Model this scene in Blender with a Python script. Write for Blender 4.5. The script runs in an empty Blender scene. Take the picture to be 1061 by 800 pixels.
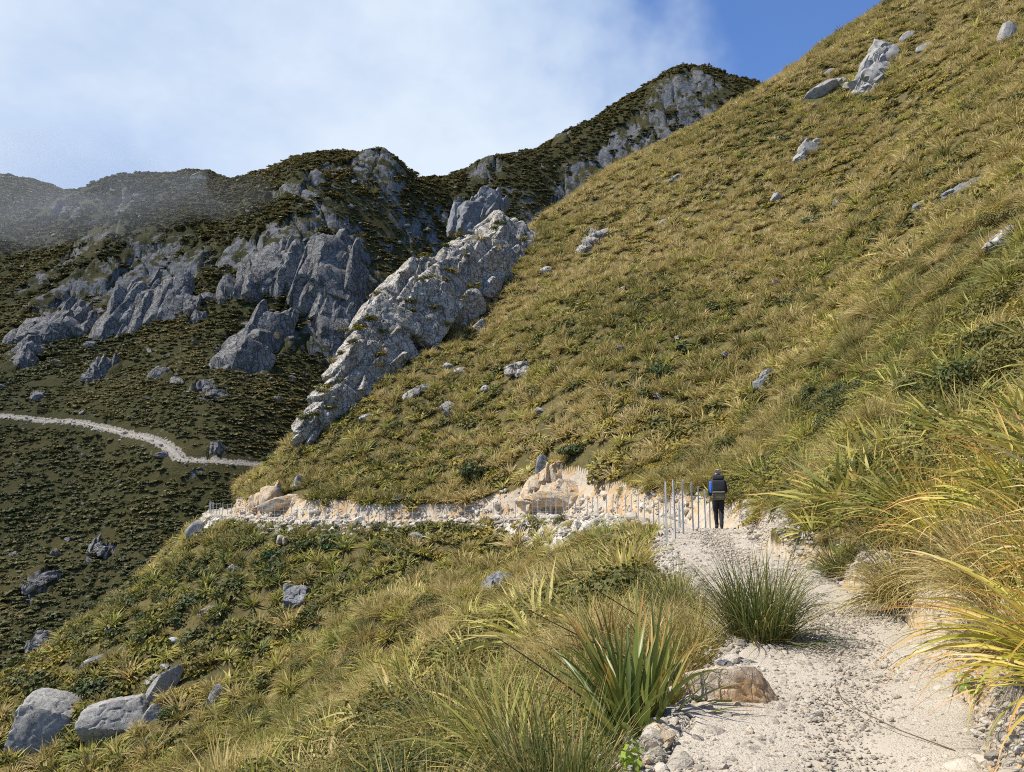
import bpy, bmesh, math, random
import numpy as np
from mathutils import Vector, Matrix, Euler, Quaternion

random.seed(7)
SC = bpy.context.scene
COL = SC.collection
PI = math.pi
f32 = np.float32

# ------------------------------------------------------------------ camera model
PW, PH, FPX = 1061.0, 800.0, 800.0
EYE = 1.6
PITCH = math.atan(90 / FPX)
_F = np.array([0, math.cos(PITCH), math.sin(PITCH)])
_U = np.array([0, -math.sin(PITCH), math.cos(PITCH)])
_X = np.array([1.0, 0, 0])


def ray(px, py):
    d = (px - PW / 2) / FPX * _X + (PH / 2 - py) / FPX * _U + _F
    return d / d[1]          # unit step in world y


def at(px, py, d):
    return np.array([0, 0, EYE]) + ray(px, py) * d


def project(P):
    P = np.asarray(P, float) - np.array([0, 0, EYE])
    a, b, c = P @ _X, P @ _U, P @ _F
    c = np.where(c < .05, .05, c)
    return PW / 2 + a / c * FPX, PH / 2 - b / c * FPX, c


# ------------------------------------------------------------------ numpy noise
def _hash(ix, iy, iz, seed):
    h = (ix.astype(np.int64) * 374761393 + iy.astype(np.int64) * 668265263 + iz.astype(np.int64) * 1442695041 + seed * 974634617) & 0xFFFFFFFF
    h = ((h ^ (h >> 13)) * 1274126177) & 0xFFFFFFFF
    h = ((h ^ (h >> 16)) * 2246822519) & 0xFFFFFFFF
    return ((h ^ (h >> 15)) & 0xFFFFFF) / float(0xFFFFFF)


def vnoise(x, y, z, seed=0):
    x, y, z = np.broadcast_arrays(np.asarray(x, float), np.asarray(y, float), np.asarray(z, float))
    ix, iy, iz = np.floor(x), np.floor(y), np.floor(z)
    fx, fy, fz = x - ix, y - iy, z - iz
    fx, fy, fz = fx * fx * (3 - 2 * fx), fy * fy * (3 - 2 * fy), fz * fz * (3 - 2 * fz)
    r = 0
    for dx in (0, 1):
        wx = fx if dx else 1 - fx
        for dy in (0, 1):
            wy = fy if dy else 1 - fy
            for dz in (0, 1):
                wz = fz if dz else 1 - fz
                r = r + wx * wy * wz * _hash(ix + dx, iy + dy, iz + dz, seed)
    return r * 2 - 1


def vnoise2(x, y, seed=0):
    x, y = np.broadcast_arrays(np.asarray(x, float), np.asarray(y, float))
    ix, iy = np.floor(x), np.floor(y)
    fx, fy = x - ix, y - iy
    fx, fy = fx * fx * (3 - 2 * fx), fy * fy * (3 - 2 * fy)
    z0 = np.zeros_like(ix)
    h = lambda a, b: _hash(ix + a, iy + b, z0, seed)
    return ((h(0, 0) * (1 - fx) + h(1, 0) * fx) * (1 - fy) + (h(0, 1) * (1 - fx) + h(1, 1) * fx) * fy) * 2 - 1


def fbm2(x, y, octs=4, seed=0):
    r, a = 0, .5
    for o in range(octs):
        r = r + a * vnoise2(x * 2 ** o + o * 17.3, y * 2 ** o - o * 9.1, seed + o)
        a *= .5
    return r


def fbm3(x, y, z, octs=4, seed=0):
    r, a = 0, .5
    for o in range(octs):
        r = r + a * vnoise(x * 2 ** o + o * 17.3, y * 2 ** o - o * 9.1, z * 2 ** o, seed + o)
        a *= .5
    return r


def voronoi3(x, y, z, seed=0):
    ix, iy, iz = np.floor(x), np.floor(y), np.floor(z)
    f1 = np.full(x.shape, 9.0); f2 = f1.copy(); cid = np.zeros(x.shape)
    for dx in (-1, 0, 1):
        for dy in (-1, 0, 1):
            for dz in (-1, 0, 1):
                cx, cy, cz = ix + dx, iy + dy, iz + dz
                px = cx + _hash(cx, cy, cz, seed); py = cy + _hash(cx, cy, cz, seed + 1); pz = cz + _hash(cx, cy, cz, seed + 2)
                d = np.sqrt((px - x) ** 2 + (py - y) ** 2 + (pz - z) ** 2)
                h = _hash(cx, cy, cz, seed + 3)
                closer = d < f1
                f2 = np.where(closer, f1, np.minimum(f2, d))
                cid = np.where(closer, h, cid)
                f1 = np.where(closer, d, f1)
    return f1, f2, cid


def sstep(a, b, x):
    t = np.clip((x - a) / (b - a), 0, 1)
    return t * t * (3 - 2 * t)


# ------------------------------------------------------------------ the track (plan view)
PATH = [  # x, y, z, half width, natural ground above the bench centre
    (-1.6, -6, 0, .9, .0), (0, -1, 0, .9, .0), (.9, 2, 0, .85, .0), (1.62, 4.3, 0, .82, .0), (2.5, 6.1, 0, .85, .05),
    (3.3, 8.2, 0, .85, .1), (3.8, 11.6, 0, .95, .1), (4.45, 17.4, .02, 1.0, .1), (5.5, 22.5, 0, 1.0, .2), (6.9, 27.5, -.5, .95, .3),
    (7.5, 33, -.85, .9, .4), (6.5, 40, -.6, .95, .6), (4.6, 47, -1.0, 1.0, .6), (2.2, 53, -1.35, 1.0, .7), (-1, 57, -1.65, 1.0, .5),
    (-5, 58.5, -1.95, 1.0, .5), (-11, 60.5, -2.1, 1.0, .5), (-18, 64.5, -2.15, 1.1, .6), (-24, 70, -2.25, 1.1, .5),
    (-28.3, 76, -2.35, 1.1, .3), (-30.5, 84, -2.4, 1.0, .3), (-29, 95, -2.5, 1.0, .3)]


def catmull(P, step):
    P = np.array(P, float)
    out = []
    for i in range(len(P) - 1):
        p0, p1, p2, p3 = P[max(i - 1, 0)], P[i], P[i + 1], P[min(i + 2, len(P) - 1)]
        n = max(2, int(np.linalg.norm(p2[:2] - p1[:2]) / step))
        for t in np.linspace(0, 1, n, endpoint=False):
            out.append(.5 * ((2 * p1) + (-p0 + p2) * t + (2 * p0 - 5 * p1 + 4 * p2 - p3) * t * t + (-p0 + 3 * p1 - 3 * p2 + p3) * t ** 3))
    out.append(P[-1])
    return np.array(out)


TRK = catmull(PATH, .4)
_T = np.gradient(TRK[:, :2], axis=0)
_T /= np.linalg.norm(_T, axis=1)[:, None]


def track_coords(x, y):
    """signed distance (right = uphill positive), track z, half width, cut, index"""
    x = np.asarray(x, float).ravel(); y = np.asarray(y, float).ravel()
    n = len(x); idx = np.empty(n, int)
    tx, ty = TRK[:, 0].astype(f32), TRK[:, 1].astype(f32)
    for a in range(0, n, 40000):
        dd = (x[a:a + 40000, None].astype(f32) - tx) ** 2 + (y[a:a + 40000, None].astype(f32) - ty) ** 2
        idx[a:a + 40000] = dd.argmin(1)
    dx, dy = x - TRK[idx, 0], y - TRK[idx, 1]
    t = _T[idx]
    along = np.clip(dx * t[:, 0] + dy * t[:, 1], -.4, .4)
    side = dx * t[:, 1] - dy * t[:, 0]
    dist = np.sqrt(np.maximum(dx ** 2 + dy ** 2 - along ** 2, 0)) * np.where(side >= 0, 1, -1)
    j = np.clip(idx + np.where(along > 0, 1, -1), 0, len(TRK) - 1)
    w = np.abs(along) / .4
    v = TRK[idx] * (1 - w)[:, None] + TRK[j] * w[:, None]
    return dist, v[:, 2], v[:, 3], v[:, 4], idx


# ------------------------------------------------------------------ smooth surfaces through surveyed points
class Spline:
    """thin plate spline of the elevation tangent over (bearing, log distance)"""
    VS = .75

    def __init__(self, pts, lam=2e-4):
        P = np.array(pts, float)
        u, v, r = self.uv(P[:, 0], P[:, 1])
        e = (P[:, 2] - EYE) / r
        n = len(P)
        self.u, self.v = u, v
        K = self.k((u[:, None] - u) ** 2 + (v[:, None] - v) ** 2) + lam * np.eye(n)
        A = np.zeros((n + 3, n + 3)); A[:n, :n] = K
        A[:n, n] = 1; A[:n, n + 1] = u; A[:n, n + 2] = v; A[n:, :n] = A[:n, n:].T
        self.w = np.linalg.solve(A, np.concatenate([e, [0, 0, 0]]))

    @staticmethod
    def k(r2):
        return .5 * r2 * np.log(np.maximum(r2, 1e-12))

    def uv(self, x, y):
        r = np.maximum(np.hypot(x, y), 1.5)
        return np.arctan2(x, y), np.log(r) * self.VS, r

    def __call__(self, x, y):
        x = np.asarray(x, float); y = np.asarray(y, float)
        sh = x.shape; x = x.ravel(); y = y.ravel()
        out = np.empty(len(x)); n = len(self.u)
        for a in range(0, len(x), 30000):
            u, v, r = self.uv(x[a:a + 30000], y[a:a + 30000])
            e = self.k((u[:, None] - self.u) ** 2 + (v[:, None] - self.v) ** 2) @ self.w[:n] + self.w[n] + self.w[n + 1] * u + self.w[n + 2] * v
            out[a:a + 30000] = EYE + r * e
        return out.reshape(sh)


near_pts = []
for i in range(5, len(TRK), 6):
    near_pts.append((TRK[i, 0], TRK[i, 1], TRK[i, 2] + TRK[i, 4]))


def column(px, d0, z0, s, pys, crest=True):
    last = None
    for py in pys:
        r = ray(px, py); e = r[2]
        d = (z0 - s * d0 - EYE) / (e - s)
        near_pts.append(tuple(at(px, py, d))); last = (d, e)
    if crest:                               # the hill rolls over behind its skyline
        d, e = last
        for k, dz in ((1.16, .012), (1.45, .07), (2.0, .2)):
            p = at(px, pys[-1], d * k); near_pts.append((p[0], p[1], p[2] - dz * d * k))


def points(px, rows, crest=True):
    for py, d in rows:
        near_pts.append(tuple(at(px, py, d)))
    if crest:
        py, d = rows[-1]
        for k, dz in ((1.16, .012), (1.45, .07), (2.0, .2)):
            p = at(px, py, d * k); near_pts.append((p[0], p[1], p[2] - dz * d * k))


points(1250, ((560, 4.5), (400, 8.5), (300, 15), (100, 45), (0, 75)), False)
points(1045, ((540, 7.2), (450, 10.5), (300, 23), (150, 55), (50, 85), (10, 105)), False)
points(970, ((560, 9.6), (500, 11.5), (380, 21), (250, 43), (120, 80), (30, 115)), False)
points(900, ((555, 12.3), (480, 17), (380, 32), (280, 55), (180, 84), (90, 112), (14, 140)))
points(850, ((480, 24.5), (380, 41), (280, 63), (180, 91), (100, 116), (47, 140)))
points(795, ((460, 38), (380, 52), (280, 71), (180, 99), (90, 128)))
points(700, ((480, 45), (400, 57), (320, 73), (240, 98), (142, 138)))
column(600, 50, .3, .59, (470, 400, 340, 270, 201))
column(548, 56, 0, .585, (470, 400, 330, 246))
column(500, 59.5, -1, .57, (480, 420, 360, 292))
column(400, 62.5, -1.4, .54, (490, 440, 372))
column(335, 66.5, -1.5, .5, (490, 446))
column(290, 70, -1.7, .45, (500, 474))
column(250, 74, -2.0, .40, (512,))
near_pts += [tuple(at(*p)) for p in [
    (205, 556, 72), (150, 606, 66), (85, 655, 61), (15, 702, 57), (-60, 750, 54),
    (300, 600, 57), (300, 700, 45), (300, 780, 38), (150, 700, 52), (150, 790, 44), (60, 790, 48),
    (220, 640, 56), (450, 600, 50), (400, 720, 31), (380, 650, 42), (560, 600, 43), (520, 580, 50)]]
for px, py, d, k in [(205, 556, 72, 30), (150, 606, 66, 30), (85, 655, 61, 30), (15, 702, 57, 30), (250, 512, 80, 30), (-60, 750, 54, 30)]:
    p = at(px, py, d + 18); near_pts.append((p[0], p[1], p[2] - 9))
    p = at(px, py, d + 50); near_pts.append((p[0], p[1], p[2] - 34))
near_pts += [(-1, 4.3, -.95), (-3, 5, -2.4), (-6, 6, -4.6), (-12, 6, -9), (.6, 8, -.75), (-1.5, 9, -2.1), (-5, 10, -4.6), (1.3, 13, -1.0), (-.8, 13, -2.3),
             (-4, 14, -4.6), (2.3, 18, -.8), (.5, 18.5, -1.8), (-2.5, 19, -3.7), (-8, 20, -7), (3.8, 24, -.9), (2, 25, -2), (-1, 27, -3.9), (-6, 28, -6.6), (-14, 22, -10.5),
             (-22, 30, -15.5), (-30, 20, -20), (-3, -1, -2.0), (4.2, -1, 2.5), (6, 2, 3.3), (3, 1, 1.2)]
NEAR = Spline(near_pts, 3e-4)


def hill_parts(x, y):
    x = np.asarray(x, float); y = np.asarray(y, float); sh = x.shape
    xr, yr = x.ravel(), y.ravel()
    r = np.hypot(xr, yr)
    nat = NEAR(xr, yr)
    d, pz, hw, cut, idx = track_coords(xr, yr)
    amp = sstep(2.0, 9, np.abs(d))
    nat = nat + amp * sstep(8, 45, r) * (1.3 * fbm2(xr / 14, yr / 14, 3, 11) + 2.6 * sstep(40, 120, r) * fbm2(xr / 30, yr / 34, 2, 15)) + (.25 + .75 * amp) * .55 * fbm2(xr / 2.6, yr / 2.6, 3, 31) * sstep(.6, 2.2, np.abs(d))
    rough = np.where(yr > 28, .42, .16) * fbm2(xr / .9, yr / .9, 4, 41) * sstep(0, .5, np.abs(d) - hw)
    ed = d - hw + .25 * vnoise2(xr / 1.3, yr / 1.3, 51)
    lim = np.where(yr < 26, .1, .3) + .75 * cut
    up = pz + 1.9 * np.maximum(ed, 0) + 7 * np.maximum(ed - lim, 0) ** 2 + rough
    dn = pz - 1.15 * np.maximum(-d - hw - .1, 0) + rough
    z = np.where(d >= 0, np.minimum(nat, up), np.maximum(nat, dn))
    inside = np.abs(d) < hw
    z = np.where(inside, pz - .05, z)
    near = np.abs(d) < 12
    z = np.where(near, z, nat)
    cutm = np.where((d > 0) & near, sstep(.03, .22, nat - z), 0) * sstep(lim + .9, lim + .3, ed)
    fill = np.where((d < 0) & near, sstep(.02, .3, z - nat), 0) * sstep(2.4, 1.2, (-d - hw) * np.where(yr < 26, 2.2, 1))
    return tuple(a.reshape(sh) for a in (z, cutm, fill, d, hw))


def hill_z(x, y):
    return hill_parts(x, y)[0]


FAR_TRACK_PX = [(-330, 408, 262), (-240, 416, 254), (-150, 423, 246), (-60, 428, 236), (15, 432, 230), (45, 436, 228), (75, 437, 224), (110, 444, 219), (135, 450, 214), (160, 456, 207), (178, 466, 200), (190, 476, 196), (225, 478, 197), (262, 481, 202), (300, 486, 210), (340, 492, 220)]
far_pts = [tuple(at(*p)) for p in FAR_TRACK_PX]
far_pts += [tuple(at(*p)) for p in [
    (15, 500, 205), (15, 600, 172), (15, 680, 152), (-80, 500, 205), (-80, 680, 150), (100, 500, 200), (100, 600, 168), (100, 700, 145), (200, 520, 186), (170, 580, 168), (250, 510, 190), (200, 650, 150), (300, 540, 185), (400, 560, 190),
    (-200, 190, 540), (-80, 182, 530), (15, 183, 520), (60, 194, 495), (90, 190, 480), (130, 185, 470), (180, 184, 460), (210, 176, 450), (250, 184, 440), (290, 180, 425), (320, 166, 405), (360, 160, 395), (405, 155, 385), (430, 178, 400), (455, 186, 420), (480, 178, 425), (520, 166, 432), (560, 158, 445), (590, 141, 450),
    (640, 114, 452), (680, 94, 450), (705, 82, 448), (735, 79, 452), (765, 86, 456), (800, 94, 462), (860, 60, 480), (1000, 0, 520),
    (100, 350, 290), (100, 260, 365), (15, 350, 300), (15, 260, 390), (-100, 300, 350), (200, 350, 280), (200, 260, 345), (300, 410, 240), (290, 330, 286), (340, 290, 300), (330, 220, 335), (375, 330, 300), (385, 250, 352), (420, 230, 372), (460, 240, 385), (550, 205, 405),
    (650, 180, 420), (720, 130, 435), (280, 450, 218), (420, 350, 310), (500, 300, 370), (600, 260, 400), (360, 400, 270)]]
for px, py, d in [(-80, 182, 530), (60, 194, 495), (130, 185, 470), (210, 176, 450), (290, 180, 425), (405, 155, 385), (455, 186, 420), (520, 166, 432), (590, 141, 450), (705, 82, 448), (765, 86, 456), (860, 60, 480), (1000, 0, 520)]:
    p = at(px, py, d * 1.12); far_pts.append((p[0], p[1], p[2] - 16))
    p = at(px, py, d * 1.35); far_pts.append((p[0], p[1], p[2] - 80))
FAR = Spline(far_pts, 2e-4)
FTRK = catmull([tuple(at(*p)) for p in FAR_TRACK_PX], 1.0)


def ftrack_dist(x, y):
    x = np.asarray(x, float).ravel(); y = np.asarray(y, float).ravel()
    idx = np.empty(len(x), int)
    tx, ty = FTRK[:, 0].astype(f32), FTRK[:, 1].astype(f32)
    for a in range(0, len(x), 40000):
        idx[a:a + 40000] = ((x[a:a + 40000, None].astype(f32) - tx) ** 2 + (y[a:a + 40000, None].astype(f32) - ty) ** 2).argmin(1)
    d = np.hypot(x - FTRK[idx, 0], y - FTRK[idx, 1])
    return d, FTRK[idx, 2]


def mount_parts(x, y):
    x = np.asarray(x, float); y = np.asarray(y, float); sh = x.shape
    xr, yr = x.ravel(), y.ravel()
    z = FAR(xr, yr)
    d, tz = ftrack_dist(xr, yr)
    a = sstep(4, 30, d)
    r = np.hypot(xr, yr)
    # gullies and ribs that run down the face
    rib = 1 - np.abs(fbm2(xr / 38 + .3 * fbm2(xr / 60, yr / 60, 2, 5), yr / 120, 3, 61)) * 2
    n1 = fbm2(xr / 55, yr / 55, 4, 63)
    n2 = fbm2(xr / 9, yr / 9, 4, 65)
    z = z + a * (5.5 * n1 * sstep(180, 320, r) + 5.0 * (rib - .6) * sstep(190, 330, r)) + (.25 + .75 * a) * 1.7 * n2
    z = np.where(d < 1.2, tz, np.where(d < 5, np.clip(z, tz - 1.1 * (d - 1.2), tz + 1.5 * (d - 1.2)), z))
    soil = sstep(2.4, 1.2, d)
    return z.reshape(sh), soil.reshape(sh), d.reshape(sh)


def mount_z(x, y):
    return mount_parts(x, y)[0]


def hit(px, py, zf=hill_z, d0=2.5, d1=300, n=900):
    r = ray(px, py)
    ds = np.geomspace(d0, d1, n)
    P = np.array([0, 0, EYE]) + ds[:, None] * r
    below = P[:, 2] < zf(P[:, 0], P[:, 1])
    k = int(np.argmax(below))
    if not below[k]:
        k = n - 1
    k = max(k, 1)
    lo, hi = ds[k - 1], ds[k]
    dd = np.linspace(lo, hi, 24)
    P = np.array([0, 0, EYE]) + dd[:, None] * r
    b = P[:, 2] < zf(P[:, 0], P[:, 1])
    k = int(np.argmax(b)) if b.any() else 23
    p = P[k].copy(); p[2] = float(zf(p[0:1], p[1:2])[0])
    return p


def grad(zf, x, y, h=.25):
    zx = (zf(x + h, y) - zf(x - h, y)) / (2 * h); zy = (zf(x, y + h) - zf(x, y - h)) / (2 * h)
    return zx, zy


# ------------------------------------------------------------------ mesh helpers
def voxel_mesh(V, F, voxel):
    tmp = bpy.data.objects.new('tmp', mesh_np('tmp', V, F)); COL.objects.link(tmp)
    md = tmp.modifiers.new('r', 'REMESH'); md.mode = 'VOXEL'; md.voxel_size = voxel; md.adaptivity = 0
    dg = bpy.context.evaluated_depsgraph_get(); dg.update()
    me = bpy.data.meshes.new_from_object(tmp.evaluated_get(dg))
    n = len(me.vertices); co = np.empty(n * 3, f32); me.vertices.foreach_get('co', co)
    nr = np.empty(n * 3, f32); me.vertex_normals.foreach_get('vector', nr)
    lt = np.empty(len(me.polygons), np.int32); me.polygons.foreach_get('loop_total', lt); vi = np.empty(len(me.loops), np.int32); me.loops.foreach_get('vertex_index', vi)
    old = tmp.data; bpy.data.objects.remove(tmp); bpy.data.meshes.remove(old); bpy.data.meshes.remove(me)
    return co.reshape(-1, 3).astype(float), nr.reshape(-1, 3).astype(float), vi.reshape(-1, 4)


def mesh_np(name, verts, faces, smooth=True, attrs=None):
    verts = np.asarray(verts, f32); faces = [np.asarray(f, np.int32) for f in (faces if isinstance(faces, list) else [faces]) if len(f)]
    me = bpy.data.meshes.new(name)
    me.vertices.add(len(verts)); me.vertices.foreach_set('co', verts.ravel())
    loops = np.concatenate([f.ravel() for f in faces]); tot = np.concatenate([np.full(len(f), f.shape[1], np.int32) for f in faces])
    me.loops.add(len(loops)); me.loops.foreach_set('vertex_index', loops)
    me.polygons.add(len(tot))
    me.polygons.foreach_set('loop_start', np.concatenate([[0], np.cumsum(tot)[:-1]]).astype(np.int32))
    me.polygons.foreach_set('loop_total', tot)
    me.polygons.foreach_set('use_smooth', np.full(len(tot), smooth, bool))
    for k, v in (attrs or {}).items():
        at_ = me.attributes.new(k, 'FLOAT', 'POINT'); at_.data.foreach_set('value', np.asarray(v, f32).ravel())
    me.update(calc_edges=True); me.validate()
    return me


def obj(name, me, m=None, parent=None, loc=(0, 0, 0), link=True):
    o = bpy.data.objects.new(name, me)
    if m is not None and me is not None:
        me.materials.clear(); me.materials.append(m)
    if parent is not None:
        o.parent = parent
    o.location = loc
    if link:
        COL.objects.link(o)
    return o


def tag(o, label=None, cat=None, group=None, kind=None):
    if label: o['label'] = label
    if cat: o['category'] = cat
    if group: o['group'] = group
    if kind: o['kind'] = kind
    return o


def empty(name, loc, label, cat, group=None, rz=0):
    o = bpy.data.objects.new(name, None); COL.objects.link(o)
    o.location = loc; o.rotation_euler = (0, 0, rz); o.empty_display_size = .2
    return tag(o, label, cat, group)


def bm_mesh(name, bm, smooth=False):
    me = bpy.data.meshes.new(name); bm.to_mesh(me); bm.free()
    if smooth:
        for p in me.polygons: p.use_smooth = True
    return me


def grid_faces(nr, nc):
    i = np.arange((nr - 1) * (nc - 1)); a = (i // (nc - 1)) * nc + i % (nc - 1)
    return np.stack([a, a + 1, a + nc + 1, a + nc], 1)


# ------------------------------------------------------------------ materials
class NT:
    def __init__(self, name):
        self.m = bpy.data.materials.new(name); self.m.use_nodes = True
        self.t = self.m.node_tree; self.t.nodes.clear()
        self.out = self.n('ShaderNodeOutputMaterial')

    def n(self, typ, **kw):
        nd = self.t.nodes.new(typ)
        for k, v in kw.items():
            setattr(nd, k, v)
        return nd

    def l(self, a, b):
        self.t.links.new(a, b)

    def setv(self, sock, v):
        if hasattr(v, 'is_output') or isinstance(v, bpy.types.NodeSocket): self.l(v, sock)
        else: sock.default_value = v

    def coord(self, which='Object'):
        return self.n('ShaderNodeTexCoord').outputs[which]

    def pos(self):
        return self.n('ShaderNodeNewGeometry').outputs['Position']

    def attr(self, name, typ='GEOMETRY'):
        return self.n('ShaderNodeAttribute', attribute_name=name, attribute_type=typ).outputs['Fac']

    def noise(self, vec, scale, detail=4, rough=.55, dist=0):
        nd = self.n('ShaderNodeTexNoise'); self.l(vec, nd.inputs['Vector'])
        nd.inputs['Scale'].default_value = scale; nd.inputs['Detail'].default_value = detail
        nd.inputs['Roughness'].default_value = rough; nd.inputs['Distortion'].default_value = dist
        return nd.outputs['Fac']

    def voro(self, vec, scale, feature='DISTANCE_TO_EDGE', out='Distance'):
        nd = self.n('ShaderNodeTexVoronoi', feature=feature); self.l(vec, nd.inputs['Vector']); nd.inputs['Scale'].default_value = scale
        return nd.outputs[out]

    def scale(self, vec, s, rot=(0, 0, 0)):
        nd = self.n('ShaderNodeMapping'); self.l(vec, nd.inputs['Vector']); nd.inputs['Scale'].default_value = s; nd.inputs['Rotation'].default_value = rot
        return nd.outputs['Vector']

    def ramp(self, fac, stops, interp='LINEAR'):
        nd = self.n('ShaderNodeValToRGB'); cr = nd.color_ramp; cr.interpolation = interp
        while len(cr.elements) < len(stops): cr.elements.new(.5)
        for e, (p, c) in zip(cr.elements, stops):
            e.position = p; e.color = (*c, 1) if len(c) == 3 else c
        self.l(fac, nd.inputs['Fac'])
        return nd.outputs['Color']

    def rng(self, v, a, b, c=0, d=1):
        nd = self.n('ShaderNodeMapRange'); self.setv(nd.inputs['Value'], v)
        for k, x in zip((1, 2, 3, 4), (a, b, c, d)): nd.inputs[k].default_value = x
        return nd.outputs[0]

    def math(self, op, a, b=0.0, c=None, clamp=False):
        nd = self.n('ShaderNodeMath', operation=op, use_clamp=clamp); self.setv(nd.inputs[0], a); self.setv(nd.inputs[1], b)
        if c is not None: self.setv(nd.inputs[2], c)
        return nd.outputs[0]

    def mix(self, fac, a, b, blend='MIX'):
        nd = self.n('ShaderNodeMix', data_type='RGBA', blend_type=blend)
        self.setv(nd.inputs[0], fac)
        for s, v in ((nd.inputs[6], a), (nd.inputs[7], b)):
            if isinstance(v, bpy.types.NodeSocket): self.l(v, s)
            else: s.default_value = (*v, 1)
        return nd.outputs[2]

    def bump(self, h, strength=.5, dist=.05, normal=None):
        nd = self.n('ShaderNodeBump'); self.l(h, nd.inputs['Height']); nd.inputs['Strength'].default_value = strength; nd.inputs['Distance'].default_value = dist
        if normal is not None: self.l(normal, nd.inputs['Normal'])
        return nd.outputs['Normal']

    def bsdf(self, col, rough=.9, normal=None, metal=0, spec=.3):
        b = self.n('ShaderNodeBsdfPrincipled')
        if isinstance(col, bpy.types.NodeSocket): self.l(col, b.inputs['Base Color'])
        else: b.inputs['Base Color'].default_value = (*col, 1)
        self.setv(b.inputs['Roughness'], rough); b.inputs['Metallic'].default_value = metal; b.inputs['Specular IOR Level'].default_value = spec
        if normal is not None: self.l(normal, b.inputs['Normal'])
        self.l(b.outputs[0], self.out.inputs['Surface'])
        return b

    def leaf(self, col, trans=.3, rough=.6, spec=.25):
        b = self.bsdf(col, rough, None, 0, spec)
        t = self.n('ShaderNodeBsdfTranslucent'); self.l(col, t.inputs['Color'])
        mx = self.n('ShaderNodeMixShader'); mx.inputs[0].default_value = trans
        self.l(b.outputs[0], mx.inputs[1]); self.l(t.outputs[0], mx.inputs[2]); self.l(mx.outputs[0], self.out.inputs['Surface'])


def simple(name, col, rough=.8, metal=0, vary=.15, scale=20):
    k = NT(name); n = k.noise(k.coord(), scale, 4)
    c = k.mix(n, tuple(x * (1 - vary) for x in col), tuple(min(1, x * (1 + vary)) for x in col))
    k.bsdf(c, rough, k.bump(n, .15, .01), metal)
    return k.m


def plant_mat(name, stops, base, tip, tint_w=.65, trans=.3, rough=.6, spec=.25):
    """stops: colours over (plant tint, leaf tint); base / tip: dead leaf base and tip colours with their reach"""
    k = NT(name)
    v = k.math('ADD', k.math('MULTIPLY', k.attr('tint', 'INSTANCER'), tint_w), k.math('MULTIPLY', k.attr('rnd'), 1 - tint_w))
    c = k.ramp(v, stops)
    t = k.attr('t')
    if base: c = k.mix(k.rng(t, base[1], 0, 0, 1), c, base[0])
    if tip: c = k.mix(k.math('MULTIPLY', k.rng(t, tip[1], 1, 0, 1), k.rng(k.attr('rnd'), tip[2], tip[2] + .25)), c, tip[0])
    k.leaf(c, trans, rough, spec)
    return k.m


M = {}
M['tussock'] = plant_mat('tussock_leaf', [(0, (.085, .10, .02)), (.25, (.185, .17, .042)), (.5, (.355, .275, .088)), (.75, (.51, .40, .165)), (1, (.60, .50, .27))], ((.20, .14, .06), .25), ((.50, .38, .17), .55, .35))
M['green_tussock'] = plant_mat('green_tussock_leaf', [(0, (.055, .085, .018)), (.5, (.12, .14, .035)), (.8, (.22, .20, .06)), (1, (.42, .33, .15))], ((.25, .18, .08), .3), ((.5, .38, .17), .5, .5), .3)
M['astelia'] = plant_mat('strap_leaf', [(0, (.08, .11, .03)), (.35, (.22, .23, .05)), (.65, (.42, .37, .08)), (1, (.60, .52, .24))], ((.26, .18, .09), .2), ((.50, .30, .09), .6, .6), .5)
M['flax'] = plant_mat('flax_leaf', [(0, (.075, .11, .02)), (.5, (.14, .17, .03)), (.85, (.26, .25, .05)), (1, (.45, .34, .10))], ((.32, .26, .10), .2), ((.50, .23, .06), .7, .45), .25, .3, .42, .5)
M['bronze_flax'] = plant_mat('bronze_flax_leaf', [(0, (.05, .045, .02)), (.5, (.12, .075, .03)), (1, (.24, .14, .05))], None, ((.35, .15, .05), .6, .4), .3, .25, .45, .4)
M['gold_flax'] = plant_mat('gold_strap_leaf', [(0, (.16, .18, .025)), (.3, (.42, .39, .05)), (.65, (.64, .54, .09)), (1, (.66, .48, .16))], ((.25, .11, .05), .3), ((.46, .15, .04), .50, .15), .2, .32, .42, .5)
M['pale_blade'] = plant_mat('pale_blade', [(0, (.45, .37, .13)), (1, (.66, .56, .30))], ((.30, .16, .07), .2), ((.6, .42, .18), .7, .3), .2, .3, .5, .4)
M['shrub'] = plant_mat('shrub_leaf', [(0, (.03, .048, .013)), (.3, (.06, .075, .018)), (.55, (.12, .11, .022)), (.8, (.16, .13, .03)), (1, (.20, .15, .04))], ((.07, .055, .03), .35), None, .7, .2)
M['dark_shrub'] = plant_mat('dark_shrub_leaf', [(0, (.022, .05, .014)), (.6, (.045, .085, .022)), (1, (.09, .14, .035))], ((.06, .06, .03), .3), None, .3, .2, .5)
M['silver_shrub'] = plant_mat('silver_shrub_leaf', [(0, (.18, .22, .14)), (1, (.42, .46, .34))], ((.1, .1, .06), .3), None, .3, .2, .6)
M['cushion'] = plant_mat('cushion_leaf', [(0, (.075, .085, .016)), (.35, (.16, .15, .022)), (.7, (.28, .215, .03)), (1, (.29, .20, .04))], ((.09, .06, .02), .3), None, .7, .2)
M['scrub'] = plant_mat('mountain_scrub_leaf', [(0, (.07, .08, .028)), (.3, (.125, .118, .038)), (.65, (.21, .17, .055)), (1, (.30, .235, .085))], ((.05, .045, .02), .3), None, .8, .15)
M['dry_stalk'] = simple('dry_stalk', (.10, .07, .04), .8)
M['bright_leaf'] = plant_mat('bright_leaf', [(0, (.16, .24, .03)), (1, (.34, .42, .06))], None, None, .2, .35, .4, .4)


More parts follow.
